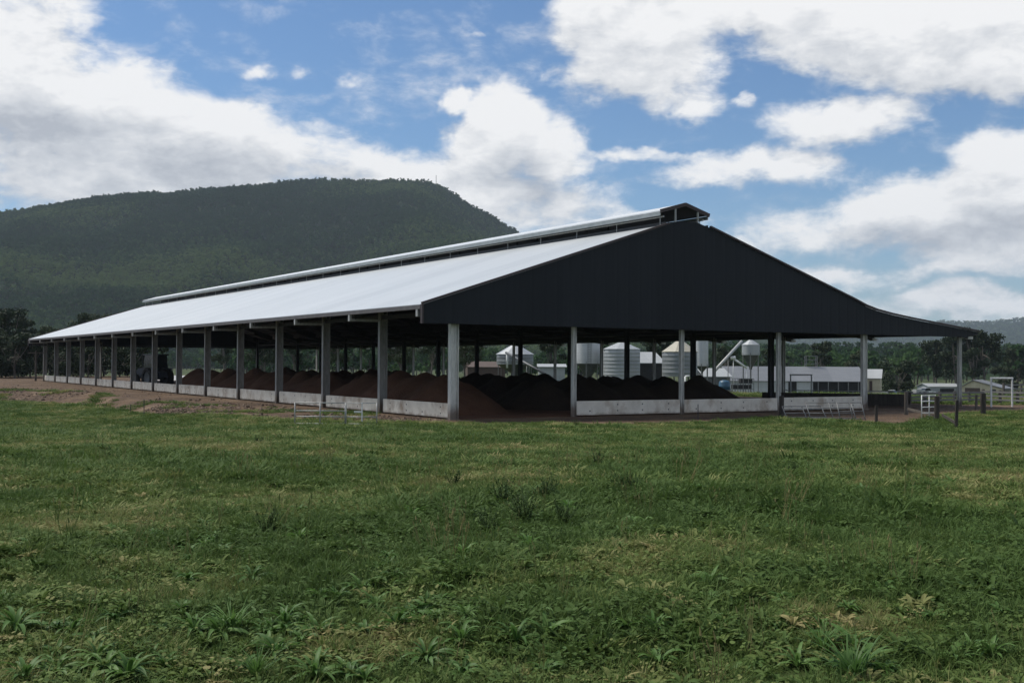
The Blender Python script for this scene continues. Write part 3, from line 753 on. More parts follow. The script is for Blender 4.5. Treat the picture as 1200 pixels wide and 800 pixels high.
heap('compost_heap', cA, .35, 7.4, 1.0, 58, M['brown'], 'long brown compost windrow along the near side of the barn', 3)
cB = [(v + rg.uniform(-.5, .5), a + rg.uniform(-.6, .6), rg.uniform(1.75, 2.2)) for v in (11.5, 14.5, 17.5, 20.5, 23.2) for a in np.arange(8, 30, 3.6)]
heap('compost_heap', cB, 8.0, 26.5, 3.2, 34, M['black'], 'nearly black compost heap behind the front concrete panels', 4)
cC = [(v + rg.uniform(-.5, .5), a + rg.uniform(-.6, .6), rg.uniform(1.5, 2.2)) for v in (12, 16, 20, 24) for a in np.arange(40, 62, 3.8)]
heap('compost_heap', cC, 8.0, 27.5, 36, 68, M['brown'], 'lumpy brown compost heap deep inside the barn', 6)

# ------------------------------------------------------------------ tractor in the barn
def wheel(parent, x, y, r, w):
    mb = MB(); mb.lathe([(r * .62, -w / 2), (r * .9, -w / 2), (r, -w * .35), (r, w * .35), (r * .9, w / 2), (r * .62, w / 2)], 24)
    for k in range(20):
        t = 2 * PI * k / 20; mb.box(-.02, .02, -.02, .02, 0, 0) if False else None
    o = mb.build('wheel', M['tyre'], parent, True); o.rotation_euler = (PI / 2, 0, 0); o.location = (x, y, r)
    rim = MB().lathe([(.02, -w * .18), (r * .58, -w * .30), (r * .63, -w * .32), (r * .63, w * .32), (r * .58, w * .30), (.02, w * .18)], 20).build('rim', M['hopper'], o, True)
    return o
def barnpt(v, a, z=0):
    return (X0 - a * math.sin(TH) + v * math.cos(TH), Y0 + a * math.cos(TH) + v * math.sin(TH), z)
tr = empty('tractor', barnpt(3.0, 69, .03), TH + 1.9, label='dark blue tractor parked inside the barn beyond the brown windrow', cat='tractor')
mb = MB(); mb.prism([(-1.9, .9), (-1.9, 1.35), (-.3, 1.7), (1.5, 1.65), (1.75, 1.4), (1.75, .85), (.4, .7), (-1.2, .7)], 'y', -.42, .42)
mb.box(-1.7, -.2, -1.0, -.42, 1.55, 1.65); mb.box(-1.7, -.2, .42, 1.0, 1.55, 1.65)
mb.build('body', M['tractor'], tr)
mb = MB(); mb.prism([(-1.45, 1.66), (-1.35, 2.72), (-.05, 2.72), (.2, 1.72)], 'y', -.72, .72); cab = mb.build('cab', M['glass'], tr)
MB().box(-1.55, .15, -.8, .8, 2.725, 2.86).build('cab_roof', M['tractor'], cab)
MB().tube((.9, .3, 1.6), (.9, .3, 2.6), .05, 8).build('exhaust', M['darksteel'], tr)
tr.scale = (1.12, 1.12, 1.2)
wheel(tr, -1.0, -.95, .85, .5); wheel(tr, -1.0, .95, .85, .5); wheel(tr, 1.2, -.85, .58, .36); wheel(tr, 1.2, .85, .58, .36)

# ------------------------------------------------------------------ silos and sheds behind the barn
def zpx(py, Y, px=700):
    return at(px, py, Y).z
def silo(px0, px1, Y, y_roof, y_top, y_bot, mat, label, roofmat='palesheet', hop=None, legs=True, rings=True, ladder=False):
    xl, xr = at(px0, 420, Y).x, at(px1, 420, Y).x; r = (xr - xl) / 2; cx = (xl + xr) / 2
    pm = (px0 + px1) / 2; zt, zb, zr = zpx(y_top, Y, pm), zpx(y_bot, Y, pm), zpx(y_roof, Y, pm)
    g = gz1(cx, Y)
    o = empty('silo', (cx, Y, g), random.uniform(-.3, .3), label=label, cat='silo', group='silos beyond the barn')
    zt -= g; zb -= g; zr -= g
    if hop is None and not legs: zb = -.05
    prof = [(r * .001, zb), (r * .995, zb), (r, zb + .01), (r, zb + .04)]
    n = max(2, int((zt - zb) / .45))
    for k in range(1, n + 1):
        z = zb + (zt - zb) * k / n
        if rings and k < n: prof += [(r, z - .04), (r + .012, z - .015), (r + .012, z + .015), (r, z + .04)]
    prof += [(r, zt - .04), (r, zt), (r * .98, zt)]
    MB().lathe(prof, 28).build('body', M[mat], o, True)
    MB().lathe([(r * 1.05, zt - .06), (r * 1.05, zt), (r * .16, zr - .1), (r * .16, zr + .06), (.001, zr + .12)], 12).build('roof', M[roofmat], o)
    if hop is not None:
        zh = zpx(hop, Y, pm) - g
        MB().lathe([(r * .98, zb), (r * .16, zh), (r * .16, zh - .2), (.001, zh - .2)], 24).build('hopper', M['hopper'], o, True)
    if legs:
        for k in range(6):
            t = 2 * PI * k / 6 + .3; x, y = r * .97 * math.cos(t), r * .97 * math.sin(t)
            MB().bar((x, y, -.1), (x, y, zb + .3), .10, .10, 0, (1, 0, 0)).build('leg', M['galvd'], o)
    if ladder:
        mb = MB(); zz = zb
        for s in (-.2, .2): mb.bar((s, -r - .10, max(0, zb - 1.2)), (s, -r - .10, zt + .3), .04, .04, 0, (1, 0, 0))
        while zz < zt: mb.bar((-.2, -r - .10, zz), (.2, -r - .10, zz), .03, .03); zz += .3
        l = mb.build('ladder', M['hopper'], o); l.rotation_euler = (0, 0, -o.rotation_euler[2])
    return o, cx, g
silo(582, 625, 150, 403, 415, 427, 'greysheet', 'squat raised silo with wide pale cone roof and an auger', 'palesheet', 438, True, True)
silo(675.5, 704, 145, 388, 397, 426, 'whitesheet', 'tall white silo with a dark hopper and ladder', 'whitesheet', 443, True, False, True)
silo(707, 750, 142, 400, 409, 440, 'palesheet', 'wide pale corrugated silo standing on the ground', 'palesheet', None, False)
silo(776, 817, 138, 398, 412, 441, 'greysheet', 'grey corrugated silo under a cream cone roof', 'creamroof', None, True)
silo(815.5, 830, 146, 388, 396, 429, 'whitesheet', 'narrow plain white silo right of the cream roofed one', 'whitesheet', 436, True, False)
silo(869.5, 890, 150, 397, 404, 416, 'palesheet', 'small hopper silo beside the long auger', 'palesheet', 431, True, False)
def pipe_thing(name, p, q, r, mat, label, cat, extra=()):
    mid = Vector(p); o = empty(name, (mid.x, mid.y, gz1(mid.x, mid.y)), 0, label=label, cat=cat)
    off = Vector(o.location); mb = MB(); mb.tube(Vector(p) - off, Vector(q) - off, r, 10); mb.build('tube', M[mat], o, True)
    for nm, a, b, rr, mt in extra: MB().tube(Vector(a) - off, Vector(b) - off, rr, 8).build(nm, M[mt], o, True)
    return o
# augers
def grd(px, Y): p = at(px, 430, Y); return Vector((p.x, p.y, gz1(p.x, p.y)))
a1, a2 = at(639, 438, 138), at(593, 413, 147)
pipe_thing('auger', a1, a2, .16, 'hopper', 'dark auger slanting up to the squat raised silo', 'auger', [('spout', a2 + Vector((.15, 0, 0)), a2 + Vector((.15, 0, -2.0)), .14, 'white'), ('leg', a1.lerp(a2, .45), grd(616, 142), .05, 'galvd'), ('leg', a1, grd(639, 138), .05, 'galvd')])
a1, a2 = at(837, 435, 140), at(869, 400, 147)
pipe_thing('auger', a1, a2, .19, 'galv', 'long grey auger slanting up to the small hopper silo', 'auger', [('leg', a1.lerp(a2, .5), grd(853, 143), .05, 'galvd'), ('leg', a1, grd(836, 140), .05, 'galvd')])
a1, a2 = at(875, 431, 144), at(859.5, 420, 144)
pipe_thing('transfer_pipe', a2, a1, .13, 'white', 'short white elbow pipe below the small hopper silo', 'pipe', [('elbow', a2 + Vector((-.3, 0, .05)), a2 + Vector((.25, 0, .1)), .24, 'white'), ('leg', a2, grd(859, 144), .05, 'white'), ('leg', a1, grd(875, 144), .05, 'white')])
a1 = at(803, 441, 128)
pipe_thing('standpipe', grd(803.5, 128), a1, .10, 'white', 'white stand pipe below the cream roofed silo', 'pipe', [('elbow', a1, a1 + Vector((.5, 0, .05)), .10, 'white')])

def gable_shed(name, px0, px1, Y, y_ridge, y_eave, depth, wallmat, roofmat, label, cat, rz=0, base=None, openings=(), over=.3, parts=None):
    xl, xr = at(px0, 430, Y).x, at(px1, 430, Y).x; L = xr - xl; cx = (xl + xr) / 2; pm = (px0 + px1) / 2
    g = gz1(cx, Y) if base is None else zpx(base, Y, pm)
    o = empty(name, (cx, Y, g), rz, label=label, cat=cat)
    ze = zpx(y_eave, Y, pm) - g; zr = zpx(y_ridge, Y + depth / 2, pm) - g
    mb = MB(); x0, x1 = -L / 2, L / 2
    mb.prism([(0, -2), (0, ze - .03), (depth / 2, zr - .06), (depth, ze - .03), (depth, -2)], 'x', x0, x1); mb.build('wall', M[wallmat], o)
    mb = MB(); t = .10; s = (zr - ze) / (depth / 2)
    mb.prism([(-over, ze - over * s), (depth / 2, zr), (depth + over, ze - over * s), (depth + over, ze - over * s + t), (depth / 2, zr + t), (-over, ze - over * s + t)], 'x', x0 - over, x1 + over); mb.build('roof', M[roofmat], o)
    for nm, u0, u1, z0, z1, mt in openings:
        mb = MB(); mb.box(x0 + L * u0, x0 + L * u1, -.05, .004 if mt != 'int_shade' else -.01, z0 * ze, z1 * ze); mb.build(nm, M[mt], o)
    return o, L, ze, zr
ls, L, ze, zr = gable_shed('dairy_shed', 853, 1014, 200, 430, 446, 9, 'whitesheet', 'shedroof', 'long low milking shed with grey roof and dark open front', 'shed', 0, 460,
    [('opening', .62, .985, .02, .96, 'int_shade'), ('opening', .44, .50, .02, .96, 'int_shade')])  # dark panels on the solid wall, painted as the shade of open bays
for k in range(5):
    MB().box(-L / 2 + L * (.62 + .073 * (k + .5)) - .08, -L / 2 + L * (.62 + .073 * (k + .5)) + .08, -.16, -.06, -.3, ze - .08).build('post', M['galvd'], ls)
mb = MB(); mb.box(-L * .11 - .9, -L * .11 + .9, 3.2, 4.6, zr - .3, zr + 1.0)
MB().box(2.3 - 1, 2.3 + 1, 3, 4, zr - .6, zr - .59)
hp = MB()
for dx in (-1, 1):
    for dy in (-.5, .5): hp.bar((L * .16 + dx, 5 + dy, zr - .6), (L * .16 + dx, 5 + dy, zr + 2.0), .10, .10, 0, (1, 0, 0))
for z in (.6, 1.3, 2.0):
    for dy in (-.5, .5): hp.bar((L * .16 - 1, 5 + dy, zr + z), (L * .16 + 1, 5 + dy, zr + z), .10, .10)
hp.build('roof_frame', M['galvd'], ls)
o, L2, ze2, zr2 = gable_shed('cream_shed', 1016, 1031, 203, 433, 443, 8, 'cream', 'paleroof', 'cream walled shed at the right end of the long milking shed', 'shed', -.35, 459, [('door', .2, .42, 0, .8, 'browndoor')])
o, *_ = gable_shed('low_shed', 748, 779, 185, 413, 425, 9, 'int_shade', 'paleroof', 'low shed with bright white roof between two silos', 'shed', .25, 440)
o, *_ = gable_shed('low_shed', 826, 856, 170, 432, 441, 7, 'hopper', 'paleroof', 'small pale roofed lean shed behind the long auger', 'shed', .15, 458)
o, *_ = gable_shed('low_shed', 1088, 1126, 262, 449.5, 453, 6, 'palesheet', 'paleroof', 'low pale tin shed left of the cream garage', 'shed', .1, 464, [('opening', .35, .8, .02, .8, 'int_shade')])
o, *_ = gable_shed('low_shed', 632, 662, 175, 427, 430, 6, 'palesheet', 'paleroof', 'low flat roofed shed right of the squat silo', 'shed', 0, 440)
o, *_ = gable_shed('farm_house', 548, 592, 230, 424, 430, 8, 'browndoor', 'browndoor', 'reddish roofed low farm building far behind the barn', 'house', .1, 437)
# cream garage, gable to the front
def garage():
    Y = 255; xl, xr = at(1127, 450, Y).x, at(1150, 450, Y).x; W = xr - xl; g = zpx(463.5, Y, 1140)
    o = empty('garage', (xl, Y, g), -.60, label='small cream garage with brown roller door and grey roof', cat='garage')
    ze = zpx(453, Y, 1140) - g; zr = zpx(445.5, Y, 1140) - g; D = 9
    mb = MB(); mb.prism([(0, -1), (0, ze), (W * .55, zr - .08), (W + 4.2, ze - .35), (W + 4.2, -1)], 'y', 0, D); mb.build('wall', M['cream'], o)
    mb = MB(); pr = [(-.5, ze - .28), (W * .55, zr), (W + 5.4, ze - .55)]
    mb.prism(pr + [(a, b + .12) for a, b in pr[::-1]], 'y', -.4, D + .4); mb.build('roof', M['shedroof'], o)
    MB().box(.7, W - .5, -.05, -.004, 0, ze * .88).build('door', M['browndoor'], o)
    MB().box(W + 1.6, W + 2.8, -.05, -.004, ze * .35, ze * .75).build('window', M['glass'], o)
garage()
# blue tank and rubbish by the milking shed
p = grd(849, 118); tk = empty('water_tank', p, 0, label='blue plastic tank on a stand under the long auger', cat='tank')
r = .58; MB().lathe([(.001, .5), (r, .5), (r, .8), (r + .03, .85), (r, .9), (r, 1.25), (r * .8, 1.42), (.2, 1.5), (.001, 1.5)], 20).build('drum', M['blue'], tk, True)
MB().box(-.7, .7, -.7, .7, .38, .49).build('stand', M['galvd'], tk)
for sx in (-.6, .6):
    for sy in (-.6, .6): MB().box(sx - .05, sx + .05, sy - .05, sy + .05, -.6, .375).build('leg', M['galvd'], tk)
def crate_rack(px, Y, w, h, label):
    p = grd(px, Y); o = empty('steel_rack', p, .1, label=label, cat='rack')
    mb = MB()
    for x in np.linspace(-w / 2, w / 2, 5): mb.bar((x, 0, -.3), (x, 0, h), .06, .06, 0, (1, 0, 0)); mb.bar((x, 1, -.3), (x, 1, h), .06, .06, 0, (1, 0, 0))
    for z in (h * .35, h * .7, h): mb.bar((-w / 2, 0, z), (w / 2, 0, z), .06, .06); mb.bar((-w / 2, 1, z), (w / 2, 1, z), .06, .06)
    mb.build('frame', M['galvd'], o)
    mb = MB(); mb.box(-w / 2 + .1, w / 2 - .2, .1, .9, h * .36, h * .62); mb.box(-w * .1, w / 2 - .1, .15, .85, h * .72, h * .98); mb.build('load', M['black_plastic'], o)
crate_rack(871, 120, 2.3, 1.7, 'dark loaded steel rack right of the blue tank')

# white ute in the yard
def ute(px, Y, rz, label):
    p = grd(px, Y); o = empty('utility_truck', p, rz, label=label, cat='ute')
    MB().prism([(-2.3, .45), (-2.3, .95), (.2, .95), (.25, .98), (1.1, .98), (2.15, .85), (2.3, .7), (2.3, .45)], 'y', -.85, .85).build('body', M['carwhite'], o)
    c = MB().prism([(-.25, .96), (-.1, 1.55), (.75, 1.55), (1.25, .97)], 'y', -.78, .78).build('cab', M['glass'], o)
    MB().box(-.12, .78, -.76, .76, 1.553, 1.63).build('cab_roof', M['carwhite'], c)
    mb = MB(); mb.box(-2.3, -.3, -.85, -.78, .955, 1.25); mb.box(-2.3, -.3, .78, .85, .955, 1.25); mb.box(-2.3, -2.23, -.78, .78, .955, 1.25); mb.build('tray', M['galv'], o)
    for x in (-1.45, 1.4):
        for y in (-.8, .8): wheel(o, x, y, .36, .22)
ute(1083, 238, .2, 'white ute parked in the yard left of the tin shed')
ute(1043, 215, -.6, 'white ute beside the round dark tree')

# ------------------------------------------------------------------ rails, gates and posts
def steel_panel(px0, px1, Y, h, label, bars, name='gate_panel', mat='galv', tilt=0, rz=None, uprights=2, r=.022, extra=None, base_off=0, cat='gate', group=None):
    p0 = grd(px0, Y); p1 = grd(px1, Y if rz is None else Y + rz); d = p1 - p0; L = d.length
    o = empty(name, p0 + Vector((0, 0, base_off)), math.atan2(d.y, d.x), label=label, cat=cat, group=group); o.rotation_euler[0] = tilt
    for i in range(uprights): x = L * i / (uprights - 1); MB().tube((x, 0, -.03), (x, 0, h), r * 1.25, 8).build('upright', M[mat], o, True)
    for b in bars: MB().tube((0, 0, h * b), (L, 0, h * b), r, 8).build('rail', M[mat], o, True)
    if extra: extra(o, L, h)
    return o
def hang(o, L, h):
    MB().box(L * .26, L * .50, -.03, .01, h * .55, h * .62).build('latch', M['white'], o)
    MB().tube((L * .52, -.03, h * .15), (L * .52, -.03, h * 1.02), .03, 8).build('handle', M['white'], o)
steel_panel(346, 405, 50.2, .98, 'low galvanised steel gate panel standing on the grass edge', [0.04, .36, .62, .98], 'steel_gate', 'galv', 0, None, 3, .022, None)
steel_panel(406, 442, 50.2, .98, 'short galvanised gate with white handle beside the long panel', [0.04, .36, .98], 'steel_gate', 'galv', 0, None, 2, .02, hang)
def stake(px, py, h, label, r=.02, mat='wooddark', name='stake'):
    p = pix_ground(px, py); mb = MB(); mb.tube((0, 0, -.2), (random.uniform(-.02, .02), 0, h), r, 7)
    o = mb.build(name, M[mat]); o.location = (p.x, p.y, gz1(p.x, p.y)); tag(o, label, 'post'); return o
stake(169, 481, .95, 'thin steel star picket on the dirt at the left of the barn', .025, 'darksteel')
stake(153, 474, .55, 'short thin picket beside the taller star picket', .022, 'darksteel')
stake(818, 491, .75, 'thin dark picket in front of the concrete panels', .022, 'darksteel')
def post(px, py, ytop, w, label, mat='wooddark', lean=0.0):
    p = pix_ground(px, py); Y = p.y; h = (py - ytop) * Y / F
    rg = random.Random(px); mb = MB(); n = 10; rows = 5; vs = []; fs = []
    for k in range(rows):
        z = -.3 + (h + .3) * k / (rows - 1)
        for i in range(n):
            t = 2 * PI * i / n; rr = w * .42 * (1 + rg.uniform(-.10, .10)); vs.append((rr * math.cos(t) + lean * z, rr * math.sin(t), z + (rg.uniform(-.03, .03) if k == rows - 1 else 0)))
    for k in range(rows - 1):
        for i in range(n): fs.append((k * n + i, k * n + (i + 1) % n, (k + 1) * n + (i + 1) % n, (k + 1) * n + i))
    fs.append(tuple(range((rows - 1) * n, rows * n))); mb.add(vs, fs)
    o = mb.build('timber_post', M[mat]); o.location = (p.x, p.y, gz1(p.x, p.y)); tag(o, label, 'post', 'old timber posts by the yards'); return o
post(916, 489, 464, .30, 'thick dark timber post against the barn corner panel')
post(1027, 495.5, 475, .17, 'short thin timber post in front of the red dirt')
post(1062, 486, 459, .26, 'timber post at the left of the white ladder gate', 'wood')
post(1098, 492, 464, .30, 'stout timber post at the right of the white ladder gate')
post(1120.5, 502, 469, .17, 'leaning timber post nearest the camera at the yards', 'wooddark', .03)
post(1152, 486, 461, .34, 'broad timber stump post along the rail fence', 'wooddark')
post(1144, 480, 462, .2, 'timber post beside the broad stump post', 'wood')
def plank(pA, pB, w, label, mat='wood'):
    a = Vector(pA); b = Vector(pB); mb = MB(); mb.bar((0, 0, 0), b - a, .05, w); o = mb.build('timber_rail', M[mat]); o.location = a; tag(o, label, 'rail'); return o
plank(at(1104, 486, 56.5), at(1121, 496, 51), .13, 'fallen rail sloping down to the nearest leaning post', 'wooddark')
plank(at(1064, 479, 62), at(1096, 487, 58), .13, 'slanting rail behind the white ladder gate', 'wood')
# white ladder-like gate
def laddergate():
    Y = 58; p0 = grd(1080, Y); p1 = grd(1096, Y + .6); d = p1 - p0; L = d.length; h = 28.5 * Y / F
    o = empty('ladder_gate', p0, math.atan2(d.y, d.x), label='white ladder like pipe gate between two dark posts', cat='gate')
    for x in (0, L * .55, L): MB().tube((x, 0, 0), (x, 0, h), .026, 8).build('upright', M['white'], o, True)
    for k in range(5): MB().tube((0, 0, .03 + (h - .06) * k / 4), (L, 0, .03 + (h - .06) * k / 4), .022, 8).build('rung', M['white'], o, True)
laddergate()
def goal(px0, px1, Y, ytop, label, r=.06):
    p0 = grd(px0, Y); p1 = grd(px1, Y + .3); h = zpx(ytop, Y, px0) - p0.z; d = p1 - p0; L = d.length
    o = empty('pipe_archway', p0, math.atan2(d.y, d.x), label=label, cat='gate frame', group='white pipe gate frames')
    for x in (0, L): MB().tube((x, 0, -.2), (x, 0, h), r, 10).build('upright', M['white'], o)
    MB().tube((-r, 0, h), (L + r, 0, h), r, 10).build('crossbar', M['white'], o)
goal(1161.5, 1186, 76, 443, 'white pipe gate frame over the rail fence at far right')
goal(926.5, 951, 84, 439, 'white pipe gate frame in front of the milking shed', .055)
# low dark feed wall across the lean-to with pipe rail
p0 = grd(893, 79); p1 = grd(1064, 76); d = p1 - p0
fw = empty('feed_wall', p0, math.atan2(d.y, d.x), label='low dark feed wall with a pale pipe rail beyond the last panel', cat='wall')
L = d.length; MB().box(0, L, 0, .12, -.1, .82).build('wall', M['wooddark'], fw)
mb = MB(); mb.tube((1.5, -.05, .98), (L + 1.3, -.05, 1.0), .03, 8)
for k in range(8): mb.tube((1.5 + k * (L - 1.6) / 7, .06, .82), (1.5 + k * (L - 1.6) / 7, .06, .99), .025, 6)
mb.build('rail', M['galv'], fw)
# leaning steel panels in front of the last concrete panel
lp = [(922, 968, 58.5, .62, .75, [.05, .4, .75, 1]), (950, 1003, 57.6, .78, .6, [.05, .35, .65, 1]), (985, 1014, 56.6, .72, .35, [.05, .5, 1])]
for i, (q0, q1, Y, h, tl, bars) in enumerate(lp):
    steel_panel(q0, q1, Y, h * 1.25, ['slumped grey pipe panel nearest the thick corner post', 'slumped grey pipe panel in the middle of three', 'short slumped pipe panel beside the red dirt'][i], bars, 'slumped_gate', 'galvd', -tl, .5, 3, .022, None, .02, 'panel', 'slumped pipe panels at the barn corner')
# yard rail fence
def rail_fence(px0, px1, Y0_, Y1_, label, hs=(.35, .72, 1.08), n=6, mat='railgrey'):
    p0 = grd(px0, Y0_); p1 = grd(px1, Y1_); d = p1 - p0; L = d.length
    o = empty('rail_fence', p0, math.atan2(d.y, d.x), label=label, cat='fence', group='timber rail fences of the cattle yards')
    for k in range(n): MB().box(L * k / (n - 1) - .08, L * k / (n - 1) + .08, -.08, .08, -.4, hs[-1] + .15 + random.uniform(-.05, .05)).build('post', M['wood'], o)
    for h in hs: MB().bar((0, -.12, h + random.uniform(-.02, .02)), (L, -.12, h + random.uniform(-.03, .03)), .05, .13).build('rail', M[mat], o)
rail_fence(1066, 1152, 80, 84, 'grey rail fence behind the white ladder gate', (.28, .52, .76))
rail_fence(1152, 1330, 84, 74, 'grey rail fence running off past the white gate frame', (.28, .55, .82), n=9)
rail_fence(1176, 1330, 104, 112, 'far rail fence of the cattle yards right of the white gate frame', n=9)

# power pole at the far left, small white markers
p = grd(42, 150)
o = empty('power_pole', (p.x, p.y, gz1(p.x, p.y)), .2, label='grey pole with cross arm beyond the far end of the barn', cat='pole')
h = zpx(411, 150, 42) - gz1(p.x, p.y)
MB().tube((0, 0, -.3), (0, 0, h), .14, 10, .11).build('pole', M['wood'], o)
MB().box(-1.0, 1.0, -.14, -.04 + .0, h - .35, h - .2).build('cross_arm', M['wood'], o)
# mast on the mountain is added with the mountain

# ------------------------------------------------------------------ mountain and hills
SK = [(-700, 330), (-400, 296), (-200, 270), (0, 251), (40, 245), (80, 238), (120, 232), (160, 227.5), (180, 226.5), (195, 229), (240, 224), (300, 219), (340, 213.5), (380, 211.5), (430, 212.5), (480, 213), (505, 216), (520, 221), (540, 234), (560, 245.5), (580, 257), (605, 272), (650, 298), (700, 325), (760, 350), (820, 372), (900, 395), (1000, 412), (1100, 420)]
skb = []; ske = []
for a_, b_ in SK:
    d = ray(a_, b_ + 3); skb.append(math.atan2(d.x, d.y)); ske.append(d.z / math.hypot(d.x, d.y))
RB, RT, RE = 950., 2300., 3600.
def mtn_z(b, r):
    e = np.interp(b, skb, ske); zt = e * RT + EYE
    t = np.clip((r - RB) / (RT - RB), 0, 1); s = np.where(r <= RT, t ** 1.25 * (1 - .0 * t), 1 - sstep(RT, RE, r))
    x = r * np.sin(b); y = r * np.cos(b)
    n = (fbm(x / 260., y / 520., 61, 4) - .5)
    spur = n * 150 * np.clip(t * (1 - t) * 4, 0, 1) * (r < RT)
    rim = (fbm(x / 40., y / 40., 77, 3) - .5) * 8
    return -4 + np.maximum((zt + 4) * s + spur * np.clip(zt / 250, .1, 1), 0) + rim * np.clip(t, 0, 1) * (r < RE)
def polar_sheet(name, b0, b1, nb, rs, zf, mat, label):
    B, R = np.meshgrid(np.linspace(b0, b1, nb), rs); x = R * np.sin(B); y = R * np.cos(B); z = zf(B, R)
    idx = np.arange(nb * len(rs)).reshape(len(rs), nb)
    q = np.stack([idx[:-1, :-1], idx[1:, :-1], idx[1:, 1:], idx[:-1, 1:]], -1).reshape(-1, 4)
    me = bpy.data.meshes.new(name); me.from_pydata(np.stack([x.ravel(), y.ravel(), z.ravel()], -1).tolist(), [], [tuple(f) for f in q.tolist()])
    me.polygons.foreach_set('use_smooth', [True] * len(me.polygons)); me.materials.append(mat)
    o = bpy.data.objects.new(name, me); COL.objects.link(o); tag(o, label, None, None, 'structure'); return o
M['hillside'] = surf('forest_floor', (.016, .030, .012), (.026, .042, .018), .02, .95, 0, 8, None, 0, .04)
polar_sheet('mountain', skb[0], skb[-1], 260, np.concatenate([np.linspace(RB, RT, 90), np.linspace(RT + 40, RE, 20)]), mtn_z, M['hillside'], 'broad forested mountain rising behind the barn')
HK = [(850, 400), (950, 392), (1050, 384), (1100, 380), (1140, 378), (1180, 376), (1220, 375), (1300, 378), (1400, 372), (1600, 380)]
hb = []; he = []
for a_, b_ in HK:
    d = ray(a_, b_ + 1.5); hb.append(math.atan2(d.x, d.y)); he.append(d.z / math.hypot(d.x, d.y))
def hill_z(b, r):
    e = np.interp(b, hb, he); zt = e * 5200
    s = np.where(r <= 5200, np.clip((r - 3600) / 1600, 0, 1) ** 1.1, 1 - sstep(5200, 7000, r))
    x = r * np.sin(b); y = r * np.cos(b)
    return -4 + (zt + 4) * s + (fbm(x / 200, y / 200, 9, 4) - .5) * 45 * np.clip(s, 0, 1)
polar_sheet('far_hill', hb[0], hb[-1], 120, np.concatenate([np.linspace(3600, 5200, 40), np.linspace(5250, 7000, 12)]), hill_z, M['hillside'], 'distant blue wooded range at the right horizon')
# low wooded rise at mid distance on the right
def rise_z(b, r):
    t = sstep(480, 900, r) * (1 - sstep(900, 1300, r))
    return -4.2 + 11 * t * sstep(math.radians(2), math.radians(14), b)
polar_sheet('wooded_rise', math.radians(2), math.radians(34), 60, np.linspace(470, 1310, 30), rise_z, M['hillside'], 'low wooded rise behind the dairy yards')

# ------------------------------------------------------------------ trees
def leafcard(mb, c, n, s, rg, mi=0):
    t = Vector((rg.gauss(0, 1), rg.gauss(0, 1), rg.gauss(0, 1))); n = (n + t * .6).normalized()
    a = n.orthogonal().normalized(); a.rotate(__import__('mathutils').Quaternion(n, rg.uniform(0, 6.28))); b = n.cross(a)
    k = rg.choice((4, 5, 5, 6)); vs = []
    for i in range(k):
        t = 2 * PI * i / k; rr = s * rg.uniform(.6, 1.15); vs.append(c + a * (math.cos(t) * rr) + b * (math.sin(t) * rr * .7))
    mb.add(vs, [tuple(range(k))], mi)
def crown_blobs(rg, H, R, n, low=.35):
    out = []
    for i in range(n):
        t = rg.uniform(low, .93); q = R * (1 - abs((t - .6) / .55) ** 2) ** .5 if abs((t - .6) / .55) < 1 else R * .2
        a = rg.uniform(0, 6.28); d = q * math.sqrt(rg.random()) * .8
        out.append((Vector((d * math.cos(a), d * math.sin(a), H * t)), R * rg.uniform(.25, .46)))
    return out
def tree_mesh(seed, H, R, nb, cards, size, low=.35):
    rg = random.Random(seed); bl = crown_blobs(rg, H, R, nb, low)
    tr = MB(); p = Vector((0, 0, -.3)); rad = H * .022 + .05; segs = 5; pts = [p]
    for i in range(segs): p = p + Vector((rg.uniform(-.05, .05) * H * .3, rg.uniform(-.05, .05) * H * .3, H * .62 / segs + .05)); pts.append(p)
    for i in range(segs): tr.tube(pts[i], pts[i + 1], rad * (1 - i / (segs + 1.5)), 8, rad * (1 - (i + 1) / (segs + 1.5)), 0, False)
    for c, r in bl:
        s = pts[rg.choice((2, 3, 4, 5))]
        m = (s + c) / 2 + Vector((0, 0, -.04 * H)); tr.tube(s, m, rad * .38, 6, rad * .26, 0, False); tr.tube(m, c, rad * .26, 6, rad * .08, 0, False)
    cr_ = MB(); per = cards // nb
    for c, r in bl:
        for k in range(per):
            n = Vector((rg.gauss(0, 1), rg.gauss(0, 1), rg.gauss(0, 1) * .85)).normalized(); q = rg.random() ** .4
            leafcard(cr_, c + Vector((n.x, n.y, n.z * .75)) * (r * q), n, size * rg.uniform(.6, 1.3), rg)
    return tr, cr_
def make_tree(seed, H, R, nb, cards, size, mat, label, low=.35, name='gum_tree'):
    t, c = tree_mesh(seed, H, R, nb, cards, size, low)
    o = empty(name, (0, 0, 0), 0, label=label, cat='tree', group='trees around the barn')
    t.build('trunk', M['bark'], o, True); c.build('crown', mat, o); return o
TK = [make_tree(1, 12, 4.2, 13, 2600, .30, M['leaf'], ''), make_tree(2, 14, 4.6, 16, 2800, .32, M['leafdark'], '', .3), make_tree(3, 10, 4.4, 12, 2400, .30, M['leaf'], '', .25), make_tree(4, 7, 4.2, 12, 2600, .28, M['leafdark'], '', .15, 'round_tree'), make_tree(15, 15, 4.0, 15, 2600, .32, M['leafdark'], '', .3)]
used = set()
def tree(k, px, Y, s, label, sz=None):
    o = TK[k] if k not in used else copy_tree(TK[k]); used.add(k)
    p = grd(px, Y); o.location = (p.x, p.y, p.z - .1); o.rotation_euler[2] = random.uniform(0, 6.28); o.scale = (s, s, sz or s)
    o['label'] = label; return o
tree(1, 8, 190, .85, 'dark tree at the left edge beyond the spoil bank')
tree(4, 30, 205, .72, 'dark tree directly behind the grey cross arm pole')
tree(0, -22, 180, .9, 'pale tree cut by the left edge of the picture')
tree(2, 58, 225, 1.0, 'bushy tree behind the far end of the white roof')
